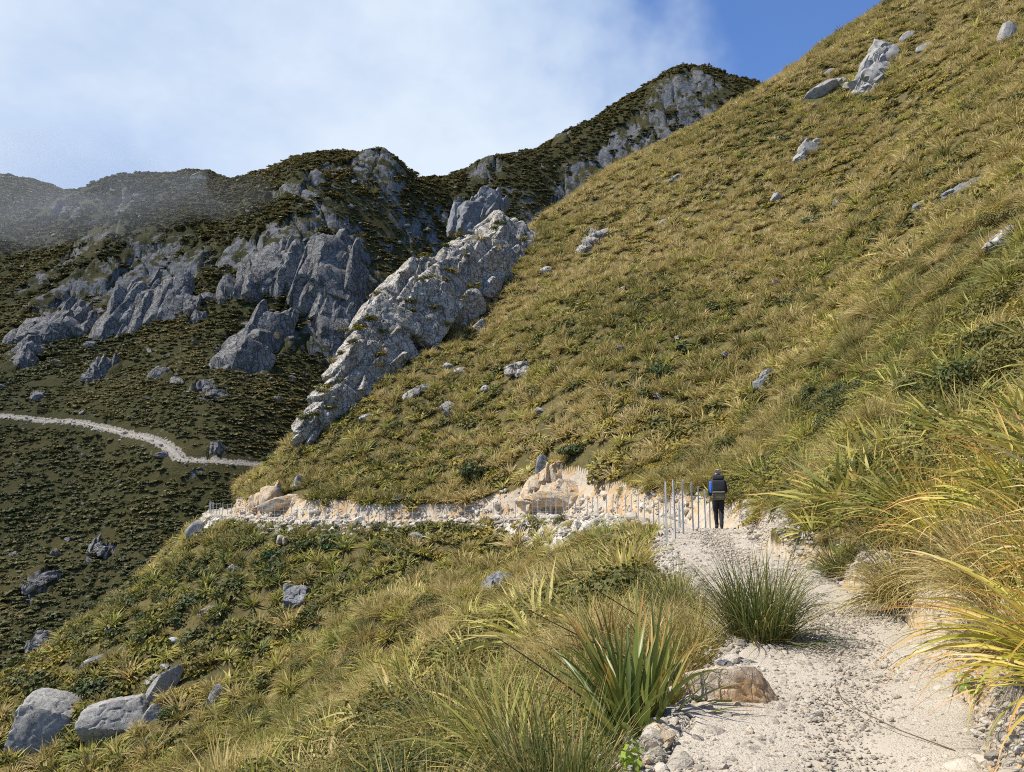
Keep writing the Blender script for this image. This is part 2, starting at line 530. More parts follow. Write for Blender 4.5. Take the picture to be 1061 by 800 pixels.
def rock_mat(name, lo, hi, stain=None, crack=.6, scale=1.0, lichen=.35, cw=1.0):
    k = NT(name); p = k.coord('Object')
    p = k.scale(p, (scale,) * 3)
    big = k.noise(p, .55, 5, .6); fine = k.noise(p, 5, 8, .72); grit = k.noise(p, 38, 4, .7)
    c = k.mix(k.rng(big, .3, .7), lo, hi)
    c = k.mix(k.math('MULTIPLY', k.rng(fine, .50, .72), lichen), c, (.62, .61, .56))
    c = k.mix(k.rng(fine, .46, .28, 0, .7), c, tuple(x * .35 for x in lo))
    c = k.mix(k.rng(k.noise(k.scale(p, (1.6, 1.6, .28)), 1.1, 6, .68), .52, .70, 0, .62), c, tuple(x * .42 for x in lo))
    if stain:
        c = k.mix(k.rng(k.noise(p, stain[2], 4, .6), .45, .62, 0, stain[1]), c, stain[0])
    def crackline(sc3, rot, s_, wdt):
        nn = k.noise(k.scale(p, sc3, rot), s_, 3, .5, .35)
        return k.rng(k.math('ABSOLUTE', k.math('SUBTRACT', nn, .5)), wdt * cw, 0)
    c1 = crackline((1, 1, .35), (.4, .6, .2), .9, .012); c2 = crackline((.4, 1.2, 1), (.9, -.3, .4), 1.3, .010); c3 = crackline((1.2, .5, 1.5), (-.2, .3, .9), 2.6, .010)
    cr = k.math('MAXIMUM', k.math('MAXIMUM', c1, c2), k.math('MULTIPLY', c3, .6))
    c = k.mix(k.math('MULTIPLY', cr, crack), c, (.045, .043, .04))
    h = k.math('SUBTRACT', k.math('ADD', k.math('MULTIPLY', fine, .6), k.math('MULTIPLY', grit, .18)), k.math('MULTIPLY', cr, crack))
    k.bsdf(c, .92, k.bump(h, .75, .16 / scale), 0, .2)
    return k.m


M['crag'] = rock_mat('pale_crag_rock', (.34, .31, .265), (.56, .515, .45), ((.30, .23, .12), .5, .8), .9, 1.0, .35, 2.2)
M['far_rock'] = rock_mat('grey_mountain_rock', (.185, .17, .152), (.355, .328, .292), None, .9, .35, .2, 3.0)
M['boulder'] = rock_mat('grey_boulder', (.25, .235, .21), (.38, .36, .325), None, .35, 1.6)
M['dark_rock'] = rock_mat('dark_rock', (.13, .13, .13), (.28, .28, .28), None, .6, 1.5)
M['orange_rock'] = rock_mat('ochre_rock', (.40, .33, .24), (.56, .47, .35), ((.55, .32, .11), .75, 1.1), .5, 1.8)
M['ochre_boulder'] = rock_mat('ochre_boulder', (.36, .29, .21), (.58, .50, .40), ((.55, .33, .14), .8, .5), .3, 4)
M['white_stone'] = rock_mat('pale_stone', (.55, .53, .49), (.72, .70, .66), None, .3, 5)


def stone_mat():
    k = NT('gravel_stone')
    v = k.math('ADD', k.math('MULTIPLY', k.attr('tint', 'INSTANCER'), .75), k.math('MULTIPLY', k.noise(k.coord('Object'), 3, 4), .25))
    c = k.ramp(v, [(0, (.16, .15, .14)), (.2, (.33, .29, .235)), (.5, (.44, .385, .305)), (.78, (.54, .485, .40)), (.92, (.46, .32, .18)), (1, (.38, .22, .11))])
    k.bsdf(c, .9, k.bump(k.noise(k.coord('Object'), 6, 6, .7), .5, .15), 0, .2)
    return k.m


M['stone'] = stone_mat()


def ground_mat():
    k = NT('hillside_ground'); p = k.pos()
    n1 = k.noise(p, .35, 5, .6); n2 = k.noise(p, 3.5, 6, .65); n3 = k.noise(p, 22, 4, .7)
    c = k.ramp(n1, [(.3, (.055, .052, .018)), (.5, (.10, .085, .028)), (.7, (.15, .115, .04))])
    c = k.mix(k.rng(n2, .42, .6, 0, .75), c, (.055, .042, .022))
    c = k.mix(k.rng(n3, .52, .68, 0, .6), c, (.22, .175, .075))
    cutc = k.ramp(k.noise(p, .55, 5, .65), [(.32, (.34, .30, .25)), (.46, (.46, .39, .30)), (.54, (.46, .34, .20)), (.64, (.40, .24, .11)), (.74, (.42, .37, .30))])
    cutc = k.mix(k.rng(k.math('ABSOLUTE', k.math('SUBTRACT', k.noise(p, 1.7, 5, .6, .6), .5)), .02, 0, 0, .6), cutc, (.12, .085, .055))
    cutc = k.mix(k.rng(n2, .55, .75, 0, .5), cutc, (.54, .50, .44))
    cutc = k.mix(k.rng(n3, .45, .3, 0, .6), cutc, (.17, .12, .07))
    fillc = k.ramp(n3, [(.3, (.22, .19, .15)), (.5, (.46, .42, .36)), (.7, (.60, .56, .49))])
    edge = k.math('ADD', k.math('MULTIPLY', n2, .7), k.math('MULTIPLY', n3, .3))
    c = k.mix(k.rng(k.math('ADD', k.attr('cut'), k.math('MULTIPLY', edge, .6)), .7, .9), c, cutc)
    c = k.mix(k.rng(k.math('ADD', k.attr('fill'), k.math('MULTIPLY', edge, .7)), .75, .95), c, fillc)
    h = k.math('ADD', k.math('MULTIPLY', n2, .7), k.math('MULTIPLY', n3, .3))
    k.bsdf(c, .95, k.bump(h, .8, .12), 0, .1)
    return k.m


def mountain_mat():
    k = NT('mountain_ground'); p = k.pos()
    n1 = k.noise(p, .03, 5, .6); n2 = k.noise(p, .28, 6, .68); n3 = k.noise(p, 1.6, 5, .7)
    c = k.ramp(n1, [(.3, (.048, .049, .018)), (.5, (.068, .06, .022)), (.7, (.095, .076, .03))])
    c = k.mix(k.rng(n2, .4, .68, 0, .6), c, (.042, .046, .017))
    c = k.mix(k.rng(n3, .5, .7, 0, .5), c, (.10, .085, .035))
    # bare rock shows where the face is steep
    g = k.n('ShaderNodeNewGeometry'); sp = k.n('ShaderNodeSeparateXYZ'); k.l(g.outputs['Normal'], sp.inputs[0])
    steep = k.math('SUBTRACT', 1.0, sp.outputs[2])
    rk = k.rng(k.math('ADD', steep, k.math('MULTIPLY', k.noise(p, .09, 6, .72), .6)), .86, .93)
    rc = k.ramp(k.noise(p, .6, 7, .75), [(.3, (.07, .068, .066)), (.5, (.17, .166, .16)), (.7, (.29, .285, .275))])
    c = k.mix(rk, c, rc)
    rz = k.math('ADD', k.attr('rock'), k.math('MULTIPLY', k.math('SUBTRACT', k.noise(p, .16, 7, .72), .5), 2.4))
    rz2 = k.rng(k.noise(p, .11, 8, .78), .615, .65)
    c = k.mix(k.math('MAXIMUM', k.rng(rz, .62, .72), rz2), c, rc)
    sc_ = k.ramp(k.noise(p, 2.2, 5, .7), [(.3, (.20, .165, .13)), (.6, (.42, .37, .30))])
    c = k.mix(k.rng(k.math('ADD', k.attr('soil'), k.math('MULTIPLY', k.math('SUBTRACT', k.noise(p, .8, 5, .7), .5), 1.6)), .5, .62), c, sc_)
    k.bsdf(c, .95, k.bump(k.math('ADD', n2, k.math('MULTIPLY', n3, .5)), .9, 1.3), 0, .1)
    return k.m


def path_mat():
    k = NT('gravel_path'); p = k.pos()
    n1 = k.noise(p, 1.1, 5, .65); n2 = k.noise(p, 9, 5, .65); n3 = k.noise(p, 120, 3, .7)
    v = k.voro(p, 62, 'F1', 'Color'); vd = k.voro(p, 62, 'F1'); v2 = k.voro(p, 140, 'F1', 'Color'); vd2 = k.voro(p, 140, 'F1')
    st = k.n('ShaderNodeSeparateColor'); k.l(v, st.inputs[0]); st2 = k.n('ShaderNodeSeparateColor'); k.l(v2, st2.inputs[0])
    c = k.mix(k.rng(n1, .35, .65), (.30, .25, .19), (.40, .345, .27))
    c = k.mix(k.rng(n3, .4, .65, 0, .5), c, (.48, .44, .37))
    peb = k.ramp(st.outputs[0], [(0, (.24, .22, .19)), (.4, (.40, .36, .30)), (.8, (.56, .52, .45)), (1, (.42, .30, .18))])
    peb2 = k.ramp(st2.outputs[0], [(0, (.22, .195, .16)), (.5, (.42, .375, .31)), (1, (.56, .51, .43))])
    # the line people walk on is beaten flat and dusty
    u = k.attr('u'); tread = k.math('ADD', k.rng(k.math('ABSOLUTE', k.math('SUBTRACT', u, .18)), .42, .05), k.math('MULTIPLY', k.math('SUBTRACT', n1, .5), 1.6))
    loose = k.rng(tread, .75, .35)
    c = k.mix(k.math('MULTIPLY', k.rng(vd2, .5, .38), k.math('ADD', k.math('MULTIPLY', loose, .6), .2)), c, peb2)
    c = k.mix(k.math('MULTIPLY', k.math('MULTIPLY', k.rng(vd, .44, .34), k.rng(st.outputs[1], .4, .5)), loose), c, peb)
    c = k.mix(k.rng(n2, .60, .78, 0, .55), c, (.25, .19, .125))
    h = k.math('ADD', k.math('MULTIPLY', k.math('MULTIPLY', k.rng(vd, .5, 0), .7), loose), k.math('ADD', k.math('MULTIPLY', n2, .5), k.math('MULTIPLY', n3, .12)))
    k.bsdf(c, .95, k.bump(h, .7, .016), 0, .15)
    return k.m


M['ground'] = ground_mat(); M['mountain'] = mountain_mat(); M['path'] = path_mat()

# ------------------------------------------------------------------ the setting
th = np.radians(np.arange(-64, 64.01, .145)); rr = np.concatenate([np.geomspace(1.0, 30, 500), np.geomspace(30.1, 84, 620), np.geomspace(84.4, 300, 200)])
R_, TH = np.meshgrid(rr, th, indexing='ij')
gx, gy = R_ * np.sin(TH), -5 + R_ * np.cos(TH)
gz, gcut, gfill, gd, ghw = hill_parts(gx, gy)
hill = obj('hillside', mesh_np('hillside', np.stack([gx, gy, gz], -1).reshape(-1, 3), grid_faces(*gx.shape), True, {'cut': gcut, 'fill': gfill}), M['ground'])
tag(hill, kind='structure')

th = np.radians(np.arange(-52, 40.01, .11)); rr = np.geomspace(95, 760, 560)
R_, TH = np.meshgrid(rr, th, indexing='ij')
mx, my = R_ * np.sin(TH), R_ * np.cos(TH)
mz, msoil, _ = mount_parts(mx, my)
mount = obj('mountain', mesh_np('mountain', np.stack([mx, my, mz], -1).reshape(-1, 3), grid_faces(*mx.shape), True, {'soil': msoil, 'rock': np.zeros(mx.shape)}), M['mountain'])
tag(mount, kind='structure')


def strip(name, pts, T, hws, cross, m, edge_seed, drop):
    n = len(pts); nc = len(cross)
    nrm = np.stack([T[:, 1], -T[:, 0]], 1)
    s = np.arange(n)
    V = np.zeros((n, nc, 3))
    for j, cxx in enumerate(cross):
        wob = 1 + (.14 * fbm2(s / 3.1, np.full(n, j * 0 + (7.3 if cxx > 0 else 1.7)), 3, edge_seed) if abs(cxx) > .6 else 0)
        off = cxx * hws * wob
        V[:, j, :2] = pts[:, :2] + nrm * off[:, None]
        V[:, j, 2] = pts[:, 2] + (-drop if abs(cxx) > 1 else 0)
    V[:, :, 2] += .022 * fbm2(V[:, :, 0] / .5, V[:, :, 1] / .5, 3, 77) - .03 * np.exp(-(np.array(cross)[None, :] - .15) ** 2 / .12)
    return obj(name, mesh_np(name, V.reshape(-1, 3), grid_faces(n, nc), True, {'u': np.broadcast_to(np.array(cross, f32), (n, nc))}), m)


fine = catmull(PATH, .09)
Tf = np.gradient(fine[:, :2], axis=0); Tf /= np.linalg.norm(Tf, axis=1)[:, None]
cross = [-1.12, -.98] + list(np.linspace(-.9, .9, 25)) + [.98, 1.12]
tag(strip('path', fine, Tf, fine[:, 3], cross, M['path'], 3, .14), kind='structure')
ff = catmull([tuple(at(*p)) for p in FAR_TRACK_PX], .8)
Tf2 = np.gradient(ff[:, :2], axis=0); Tf2 /= np.linalg.norm(Tf2, axis=1)[:, None]
ff2 = ff.copy(); ff2[:, 2] += .12
tag(strip('mountain_path', ff2, Tf2, np.full(len(ff), .85), [-1.2, -1, -.5, 0, .5, 1, 1.2], M['path'], 5, .5), kind='structure')


# ------------------------------------------------------------------ plants
def blades(n, h, reach, width, segs, seed, r0=.12, up=.55, droop=.55, jitter=.35, fold=False, az=None, bend=1.0, dead=0):
    """arching leaves from a common base; returns verts, faces, attrs (t along the leaf, rnd per leaf)"""
    g = np.random.default_rng(seed)
    a = g.uniform(0, 2 * PI, n) if az is None else g.normal(az[0], az[1], n)
    lean = g.uniform(0, 1, n) ** .8
    L = h * g.uniform(1 - jitter, 1 + jitter * .6, n)
    out = np.stack([np.cos(a), np.sin(a), np.zeros(n)], 1)
    rootr = r0 * np.sqrt(g.uniform(0, 1, n))
    ra = a + g.normal(0, .7, n)
    root = np.stack([np.cos(ra) * rootr, np.sin(ra) * rootr, np.full(n, -.05 * h)], 1)
    t = np.linspace(0, 1, segs + 1)
    # the leaf starts at an angle and bends over under its own weight
    a0 = lean * (PI / 2) * (1 - up) + .08
    bendtot = bend * (.25 + lean * droop * 2.4) * g.uniform(.7, 1.3, n)
    ang = a0[:, None] + bendtot[:, None] * t[None, :] ** 1.4
    dsx = np.sin(ang) * (L * reach / max(h, 1e-6))[:, None] / segs; dsz = np.cos(ang) * L[:, None] / segs
    X = np.concatenate([np.zeros((n, 1)), np.cumsum(dsx[:, :-1], 1)], 1); Z = np.concatenate([np.zeros((n, 1)), np.cumsum(dsz[:, :-1], 1)], 1)
    side_sw = g.normal(0, .12, n)
    side = np.stack([-np.sin(a), np.cos(a), np.zeros(n)], 1)
    C = root[:, None, :] + X[:, :, None] * out[:, None, :] + Z[:, :, None] * np.array([0, 0, 1.0]) + (side_sw * L)[:, None, None] * (t ** 2)[None, :, None] * side[:, None, :]
    tw = g.normal(0, .6, n)
    wv = side * np.cos(tw)[:, None] + np.array([0, 0, 1.0]) * np.sin(tw)[:, None]
    prof = np.minimum(1, 1.05 - t ** 2.2); prof[0] = .65; prof[-1] = .06
    W = (width * g.uniform(.7, 1.25, n))[:, None] * prof[None, :] * .5
    rnd = g.uniform(0, 1, n)
    if fold:
        nrm = np.stack([-np.cos(ang) * out[:, None, 0] * 1, -np.cos(ang) * out[:, None, 1], np.sin(ang)], -1)
        P = np.stack([C - W[..., None] * wv[:, None, :] + nrm * W[..., None] * .45, C, C + W[..., None] * wv[:, None, :] + nrm * W[..., None] * .45], 2)
        k = 3
    else:
        P = np.stack([C - W[..., None] * wv[:, None, :], C + W[..., None] * wv[:, None, :]], 2); k = 2
    V = P.reshape(-1, 3)
    S = segs + 1
    base = (np.arange(n) * S * k)[:, None, None] + (np.arange(segs) * k)[None, :, None] + np.arange(k - 1)[None, None, :]
    base = base.ravel()
    F = np.stack([base, base + 1, base + 1 + k, base + k], 1)
    ta = np.broadcast_to(t[None, :, None], (n, S, k)).ravel(); ra_ = np.broadcast_to(rnd[:, None, None], (n, S, k)).ravel()
    return V, F, ta, ra_


def join(parts):
    V, F, T, R = [], [], [], []; o = 0
    for v, f, t, r in parts:
        V.append(v); F.append(f + o); T.append(t); R.append(r); o += len(v)
    return np.concatenate(V), np.concatenate(F), np.concatenate(T), np.concatenate(R)


def plant_mesh(name, parts, m):
    V, F, T, R = join(parts)
    me = mesh_np(name, V, F, True, {'t': T, 'rnd': R}); me.materials.append(m)
    return me


def leafball(n, rad, height, leaf, seed, lobes=6, flat=.5, elong=1.8):
    """small leaves through the volume of a lumpy dome"""
    g = np.random.default_rng(seed)
    lc = np.stack([g.normal(0, .32, lobes) * rad, g.normal(0, .32, lobes) * rad, g.uniform(.2, .62, lobes) * height], 1)
    lr = g.uniform(.38, .68, lobes)
    w = g.integers(0, lobes, n)
    d = g.normal(0, 1, (n, 3)); d /= np.linalg.norm(d, axis=1)[:, None]
    rr_ = g.uniform(.25, 1, n) ** .45
    C = lc[w] + d * (rr_ * lr[w])[:, None] * np.array([rad, rad, height * .62])
    C[:, 2] = np.abs(C[:, 2]) * 1.0
    nrm = d + g.normal(0, .6, (n, 3)); nrm[:, 2] += .5; nrm /= np.linalg.norm(nrm, axis=1)[:, None]
    ux = np.cross(nrm, g.normal(0, 1, (n, 3))); ux /= np.linalg.norm(ux, axis=1)[:, None]
    uy = np.cross(nrm, ux)
    s = leaf * g.uniform(.6, 1.3, n)[:, None]
    P = np.stack([C - uy * s * elong * .5, C + ux * s * .5, C + uy * s * elong * .5, C - ux * s * .5], 1)
    F = np.arange(n * 4).reshape(n, 4)
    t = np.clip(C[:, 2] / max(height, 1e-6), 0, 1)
    return P.reshape(-1, 3), F, np.repeat(t, 4), np.repeat(g.uniform(0, 1, n), 4)


# kinds of plants with three levels of detail each: near, middle, far
def tuss(n, w, segs, seed):
    return [blades(n, .78, .72, w, segs, seed, .16, .55, .55)]


def aste(n, w, segs, seed):
    return [blades(n, .72, .8, w, segs, seed, .10, .45, .5, .3)]


LIB = {}
LIB['tussock'] = [[plant_mesh('tussock_near', tuss(330, .009, 5, 100 + i), M['tussock']) for i in range(4)],
                  [plant_mesh('tussock_mid', tuss(150, .018, 4, 110 + i), M['tussock']) for i in range(5)],
                  [plant_mesh('tussock_far', tuss(60, .05, 3, 120 + i), M['tussock']) for i in range(5)]]
LIB['astelia'] = [[plant_mesh('astelia_near', aste(90, .03, 5, 130 + i), M['astelia']) for i in range(3)],
                  [plant_mesh('astelia_mid', aste(60, .042, 4, 140 + i), M['astelia']) for i in range(4)],
                  [plant_mesh('astelia_far', aste(34, .08, 3, 150 + i), M['astelia']) for i in range(4)]]
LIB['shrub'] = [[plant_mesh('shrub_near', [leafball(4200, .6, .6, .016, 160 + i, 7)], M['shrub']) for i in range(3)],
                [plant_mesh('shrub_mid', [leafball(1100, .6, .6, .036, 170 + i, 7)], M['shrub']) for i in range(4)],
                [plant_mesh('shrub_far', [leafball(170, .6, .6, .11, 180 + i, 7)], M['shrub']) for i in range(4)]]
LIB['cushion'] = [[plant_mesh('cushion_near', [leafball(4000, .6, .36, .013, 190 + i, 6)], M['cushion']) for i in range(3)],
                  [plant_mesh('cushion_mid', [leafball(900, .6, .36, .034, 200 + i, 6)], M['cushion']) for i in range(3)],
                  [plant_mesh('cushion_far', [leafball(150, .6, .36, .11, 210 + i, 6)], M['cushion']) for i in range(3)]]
LIB['scrub'] = [[plant_mesh('scrub', [leafball(85, 1.0, .8, .36, 220 + i, 6)], M['scrub']) for i in range(5)]]


def euler_tilt(nx, ny, az, amount):
    """euler angles of a turn about z by az, then a tilt of z towards the slope normal"""
    out = np.zeros((len(az), 3))
    for i in range(len(az)):
        n = Vector((nx[i] * amount, ny[i] * amount, 1)).normalized()
        q = Vector((0, 0, 1)).rotation_difference(n) @ Quaternion((0, 0, 1), az[i])
        out[i] = q.to_euler()
    return out


def instances(name, pts, rot, scl, idx, tint, meshes):
    """one object: points that carry copies of the given meshes"""
    me = bpy.data.meshes.new(name); me.vertices.add(len(pts)); me.vertices.foreach_set('co', np.asarray(pts, f32).ravel())
    for an, typ, arr, prop in (('rot', 'FLOAT_VECTOR', rot, 'vector'), ('scl', 'FLOAT_VECTOR', scl, 'vector'), ('idx', 'INT', idx, 'value'), ('tint', 'FLOAT', tint, 'value')):
        a_ = me.attributes.new(an, typ, 'POINT'); a_.data.foreach_set(prop, np.asarray(arr, np.int32 if typ == 'INT' else f32).ravel())
    o = obj(name, me)
    ng = bpy.data.node_groups.new(name + '_nodes', 'GeometryNodeTree')
    ng.interface.new_socket('Geometry', in_out='INPUT', socket_type='NodeSocketGeometry'); ng.interface.new_socket('Geometry', in_out='OUTPUT', socket_type='NodeSocketGeometry')
    gi = ng.nodes.new('NodeGroupInput'); go = ng.nodes.new('NodeGroupOutput')
    g2i = ng.nodes.new('GeometryNodeGeometryToInstance'); iop = ng.nodes.new('GeometryNodeInstanceOnPoints')
    for m_ in reversed(meshes):          # a multi-input hands its links on newest first
        src = bpy.data.objects.new(m_.name + '_source', m_)
        oi = ng.nodes.new('GeometryNodeObjectInfo'); oi.inputs['Object'].default_value = src
        ng.links.new(oi.outputs['Geometry'], g2i.inputs[0])

    def na(nm, typ):
        a_ = ng.nodes.new('GeometryNodeInputNamedAttribute'); a_.data_type = typ; a_.inputs['Name'].default_value = nm
        return next(s for s in a_.outputs if s.enabled and s.name == 'Attribute')
    iop.inputs['Pick Instance'].default_value = True
    e2r = ng.nodes.new('FunctionNodeEulerToRotation')
    ng.links.new(na('rot', 'FLOAT_VECTOR'), e2r.inputs[0])
    ng.links.new(gi.outputs[0], iop.inputs['Points']); ng.links.new(g2i.outputs[0], iop.inputs['Instance'])
    ng.links.new(na('idx', 'INT'), iop.inputs['Instance Index']); ng.links.new(e2r.outputs[0], iop.inputs['Rotation']); ng.links.new(na('scl', 'FLOAT_VECTOR'), iop.inputs['Scale'])
    ng.links.new(iop.outputs[0], go.inputs[0])
    md = o.modifiers.new('scatter', 'NODES'); md.node_group = ng
    return o



# ------------------------------------------------------------------ rocks
_ICO = {}


def ico(sub):
    if sub not in _ICO:
        bm = bmesh.new(); bmesh.ops.create_icosphere(bm, subdivisions=sub, radius=1)
        _ICO[sub] = (np.array([v.co[:] for v in bm.verts]), np.array([[v.index for v in f.verts] for f in bm.faces])); bm.free()
    return _ICO[sub]


def rotm(rx, ry, rz):
    return np.array(Euler((rx, ry, rz)).to_matrix())


def block(size, seed, sub=4, planes=12, rough=.05, joint=None, round_=.0, jit=.28, cell=1.6):
    """a jointed block of rock: a ball cut by planes of a few joint sets, then weathered"""
    g = np.random.default_rng(seed); D, F = ico(sub)
    size = np.array(size, float)
    if joint is None: joint = rotm(*g.uniform(-.5, .5, 3))
    N = []
    for i in range(planes):
        b_ = joint[:, i % 3] * (1 if (i // 3) % 2 else -1) + g.normal(0, jit, 3); N.append(b_ / np.linalg.norm(b_))
    N = np.array(N); dist = g.uniform(.62, .96, planes)
    dots = D @ N.T
    r = np.where(dots > 1e-3, dist / np.maximum(dots, 1e-3), 9).min(1)
    r = np.minimum(r, 1.15) * (1 - round_) + round_ * .85
    V = D * r[:, None] * size
    q = V / size.mean() * 1.7 + seed * 3.7
    n = fbm3(q[:, 0], q[:, 1], q[:, 2], 4, seed) + .5 * fbm3(q[:, 0] * 4, q[:, 1] * 4, q[:, 2] * 4, 2, seed + 9)
    f1, f2, cid = voronoi3(q[:, 0] * 1.3, q[:, 1] * 1.3, q[:, 2] * 1.3, seed)
    V = V + D * (size.min() * (rough * 2.2 * n + rough * cell * (cid - .5) - rough * 1.5 * sstep(.10, 0, f2 - f1)))[:, None]
    return V, F


def merge(blocks):
    V, F, o = [], [], 0
    for v, f in blocks:
        V.append(v); F.append(f + o); o += len(v)
    return np.concatenate(V), np.concatenate(F)


def smooth_by_angle(me, deg=38):
    me.polygons.foreach_set('use_smooth', np.ones(len(me.polygons), bool))
    me.set_sharp_from_angle(angle=math.radians(deg))


ROCKS = []           # (x, y, radius) kept clear of plants


def rock_obj(name, V, F, loc, m, label, cat, group=None, sharp=38):
    me = mesh_np(name, V, F, True); smooth_by_angle(me, sharp)
    o = obj(name, me, m, None, tuple(loc)); tag(o, label, cat, group)
    return o


def boulder(name, px, py, w, h, ang, m, label, seed, cat='rock', zf=hill_z, depth=.8, sub=4, planes=11, rough=.04, round_=.15, out=.0, group=None, blocks=1, clear=True, jit=.28):
    """a rock that covers about w x h photo pixels, standing in the slope; ang leans it in the picture plane"""
    p = hit(px, py, zf); sc = project(p)[2] / FPX
    hw_, hh_ = w * sc / 2 / .86, h * sc / 2 / .86
    g = np.random.default_rng(seed + 500); parts = []
    for b_ in range(blocks):
        k = 1 if blocks == 1 else g.uniform(.42, .68)
        v, f = block((hw_ * k, min(hw_, hh_) * depth * (1 if blocks == 1 else .8), hh_ * k), seed * 13 + b_, sub, planes, rough, rotm(*g.uniform(-.4, .4, 3)), round_, jit)
        if blocks > 1:
            v = v + np.array([g.uniform(-.55, .55) * hw_, g.uniform(-.3, .3) * hw_, g.uniform(-.5, .5) * hh_])
        parts.append((v, f))
    V, F = merge(parts)
    yaw = math.atan2(p[0], p[1])
    V = V @ (rotm(0, 0, -yaw) @ rotm(0, math.radians(ang), 0)).T
    c = p + np.array([0, -out, out * .5])
    if clear: ROCKS.append((p[0], p[1], max(hw_, .3) * .8))
    return rock_obj(name, V, F, c, m, label, cat, group)


JM = rotm(-.20, .12, .50)


def crag(name, items, m, label, zf, seed, sub=4, joint=JM, rough=.045, clear=True, depth=.75, pieces=4, back=14, sink=.1, kr=(.32, .62), outw=(.15, .6), cell=1.6, jit=.2):
    """one outcrop built of overlapping jointed blocks fused into a single weathered surface; items: (px, py, w, h, lean[, distance])"""
    parts = []; org = None; g = np.random.default_rng(seed); prev = None; szs = []
    full = []
    for it in items:
        it = list(it)
        if prev is not None:
            full.append([(a_ + b_) / 2 for a_, b_ in zip(prev, it)][:2] + [max(.45 * (prev[2] + it[2]), abs(prev[0] - it[0]) * 1.05), max(.42 * (prev[3] + it[3]), abs(prev[1] - it[1]) * 1.05)] + [(a_ + b_) / 2 for a_, b_ in zip(prev, it)][4:])
            if abs(prev[0] - it[0]) + abs(prev[1] - it[1]) > 1.6 * (prev[2] + it[2] + prev[3] + it[3]) / 2 and len(items) > 6: full.pop()
        full.append(it); prev = it
    for i, it in enumerate(full):
        px, py, w, h, ang = it[:5]
        p = at(px, py, it[5]) if len(it) > 5 else hit(px, py, zf)
        if len(it) == 5 and org is not None and zf is hill_z:      # keep the pieces of a small outcrop together
            lim_ = .45 * (abs(px - it0[0]) + abs(py - it0[1]) + min(w, h)) * org[1] / FPX
            p = at(px, py, float(np.clip(p[1], org[1] - lim_, org[1] + lim_)))
        sc = project(p)[2] / FPX
        yaw = math.atan2(p[0], p[1])
        if org is None: org = p; it0 = it
        W_, H_ = w * sc / 2, h * sc / 2; mn = min(W_, H_)
        for q in range(1 + pieces):
            jt = joint @ rotm(*g.normal(0, .13, 3))
            if q == 0: sz = (W_ / .9, mn * depth + .25 * max(W_, H_), H_ / .9); off = np.zeros(3)
            else:
                k = g.uniform(*kr); asp = g.uniform(.5, 1.1)
                sz = (W_ * k * asp, mn * g.uniform(.35, .6), max(H_ * k * 1.25 / asp, mn * .3)); off = np.array([g.uniform(-.62, .62) * W_, -g.uniform(*outw) * mn * depth, g.uniform(-.62, .3) * H_])
            v, f = block(sz, seed * 31 + i * 17 + q, sub if q == 0 else max(3, sub - 1), 11 if q else 13, rough, jt, .0, jit, cell)
            R = rotm(0, 0, -yaw) @ rotm(-math.radians(back + g.normal(0, 5)), 0, 0) @ rotm(0, math.radians(ang + g.normal(0, 5)), 0)
            parts.append((v @ R.T + (R @ (off + np.array([0, sink * mn, 0]))) + (p - org), f))
        if clear: ROCKS.append((p[0], p[1], w * sc * (.28 if m is M['orange_rock'] else .45)))
    V, F = merge(parts)
    if zf is hill_z and len(items) < 6: org = org + np.array([0, -.15, .3])       # stands clear of the grass
    return rock_obj(name, V, F, org, m, label, 'rock outcrop', None, 30)


# the pale crag that stands on the spur
crag('rock_outcrop', [(322, 440, 30, 34, 40, 80), (345, 412, 40, 44, 38, 82), (366, 378, 46, 54, 35, 85), (392, 335, 54, 66, 32, 89), (412, 300, 50, 58, 25, 93),
                      (440, 325, 66, 74, 30, 91), (432, 285, 44, 44, 20, 98), (466, 290, 64, 74, 25, 99), (482, 262, 56, 44, 40, 106), (502, 285, 50, 60, 32, 103), (515, 252, 56, 44, 45, 110), (535, 244, 30, 28, 40, 118),
                      (530, 268, 36, 36, 40, 110), (538, 258, 48, 50, 40, 114), (520, 238, 52, 34, 42, 114), (408, 365, 44, 40, 40, 88), (376, 402, 40, 30, 42, 84), (350, 428, 30, 24, 42, 82), (480, 318, 40, 40, 35, 98)],
     M['crag'], 'large pale grey jointed crag on the spur edge, widest bare rock in the sun', hill_z, 3, 5, pieces=4, rough=.04, back=20, sink=.4, kr=(.45, .85), outw=(.15, .45), cell=.7, jit=.14)
ROCKS[:] = [(a, b, c * .8) for a, b, c in ROCKS]
crag('rock_outcrop', [(482, 232, 34, 40, 10, 140), (502, 218, 38, 34, 20, 142), (515, 214, 24, 24, 15, 143)], M['dark_rock'], 'darker grey rock knob standing just behind the top of the pale crag', hill_z, 5, 4, pieces=8, rough=.05, kr=(.35, .7), jit=.14)

CRAG = bpy.data.objects['rock_outcrop']

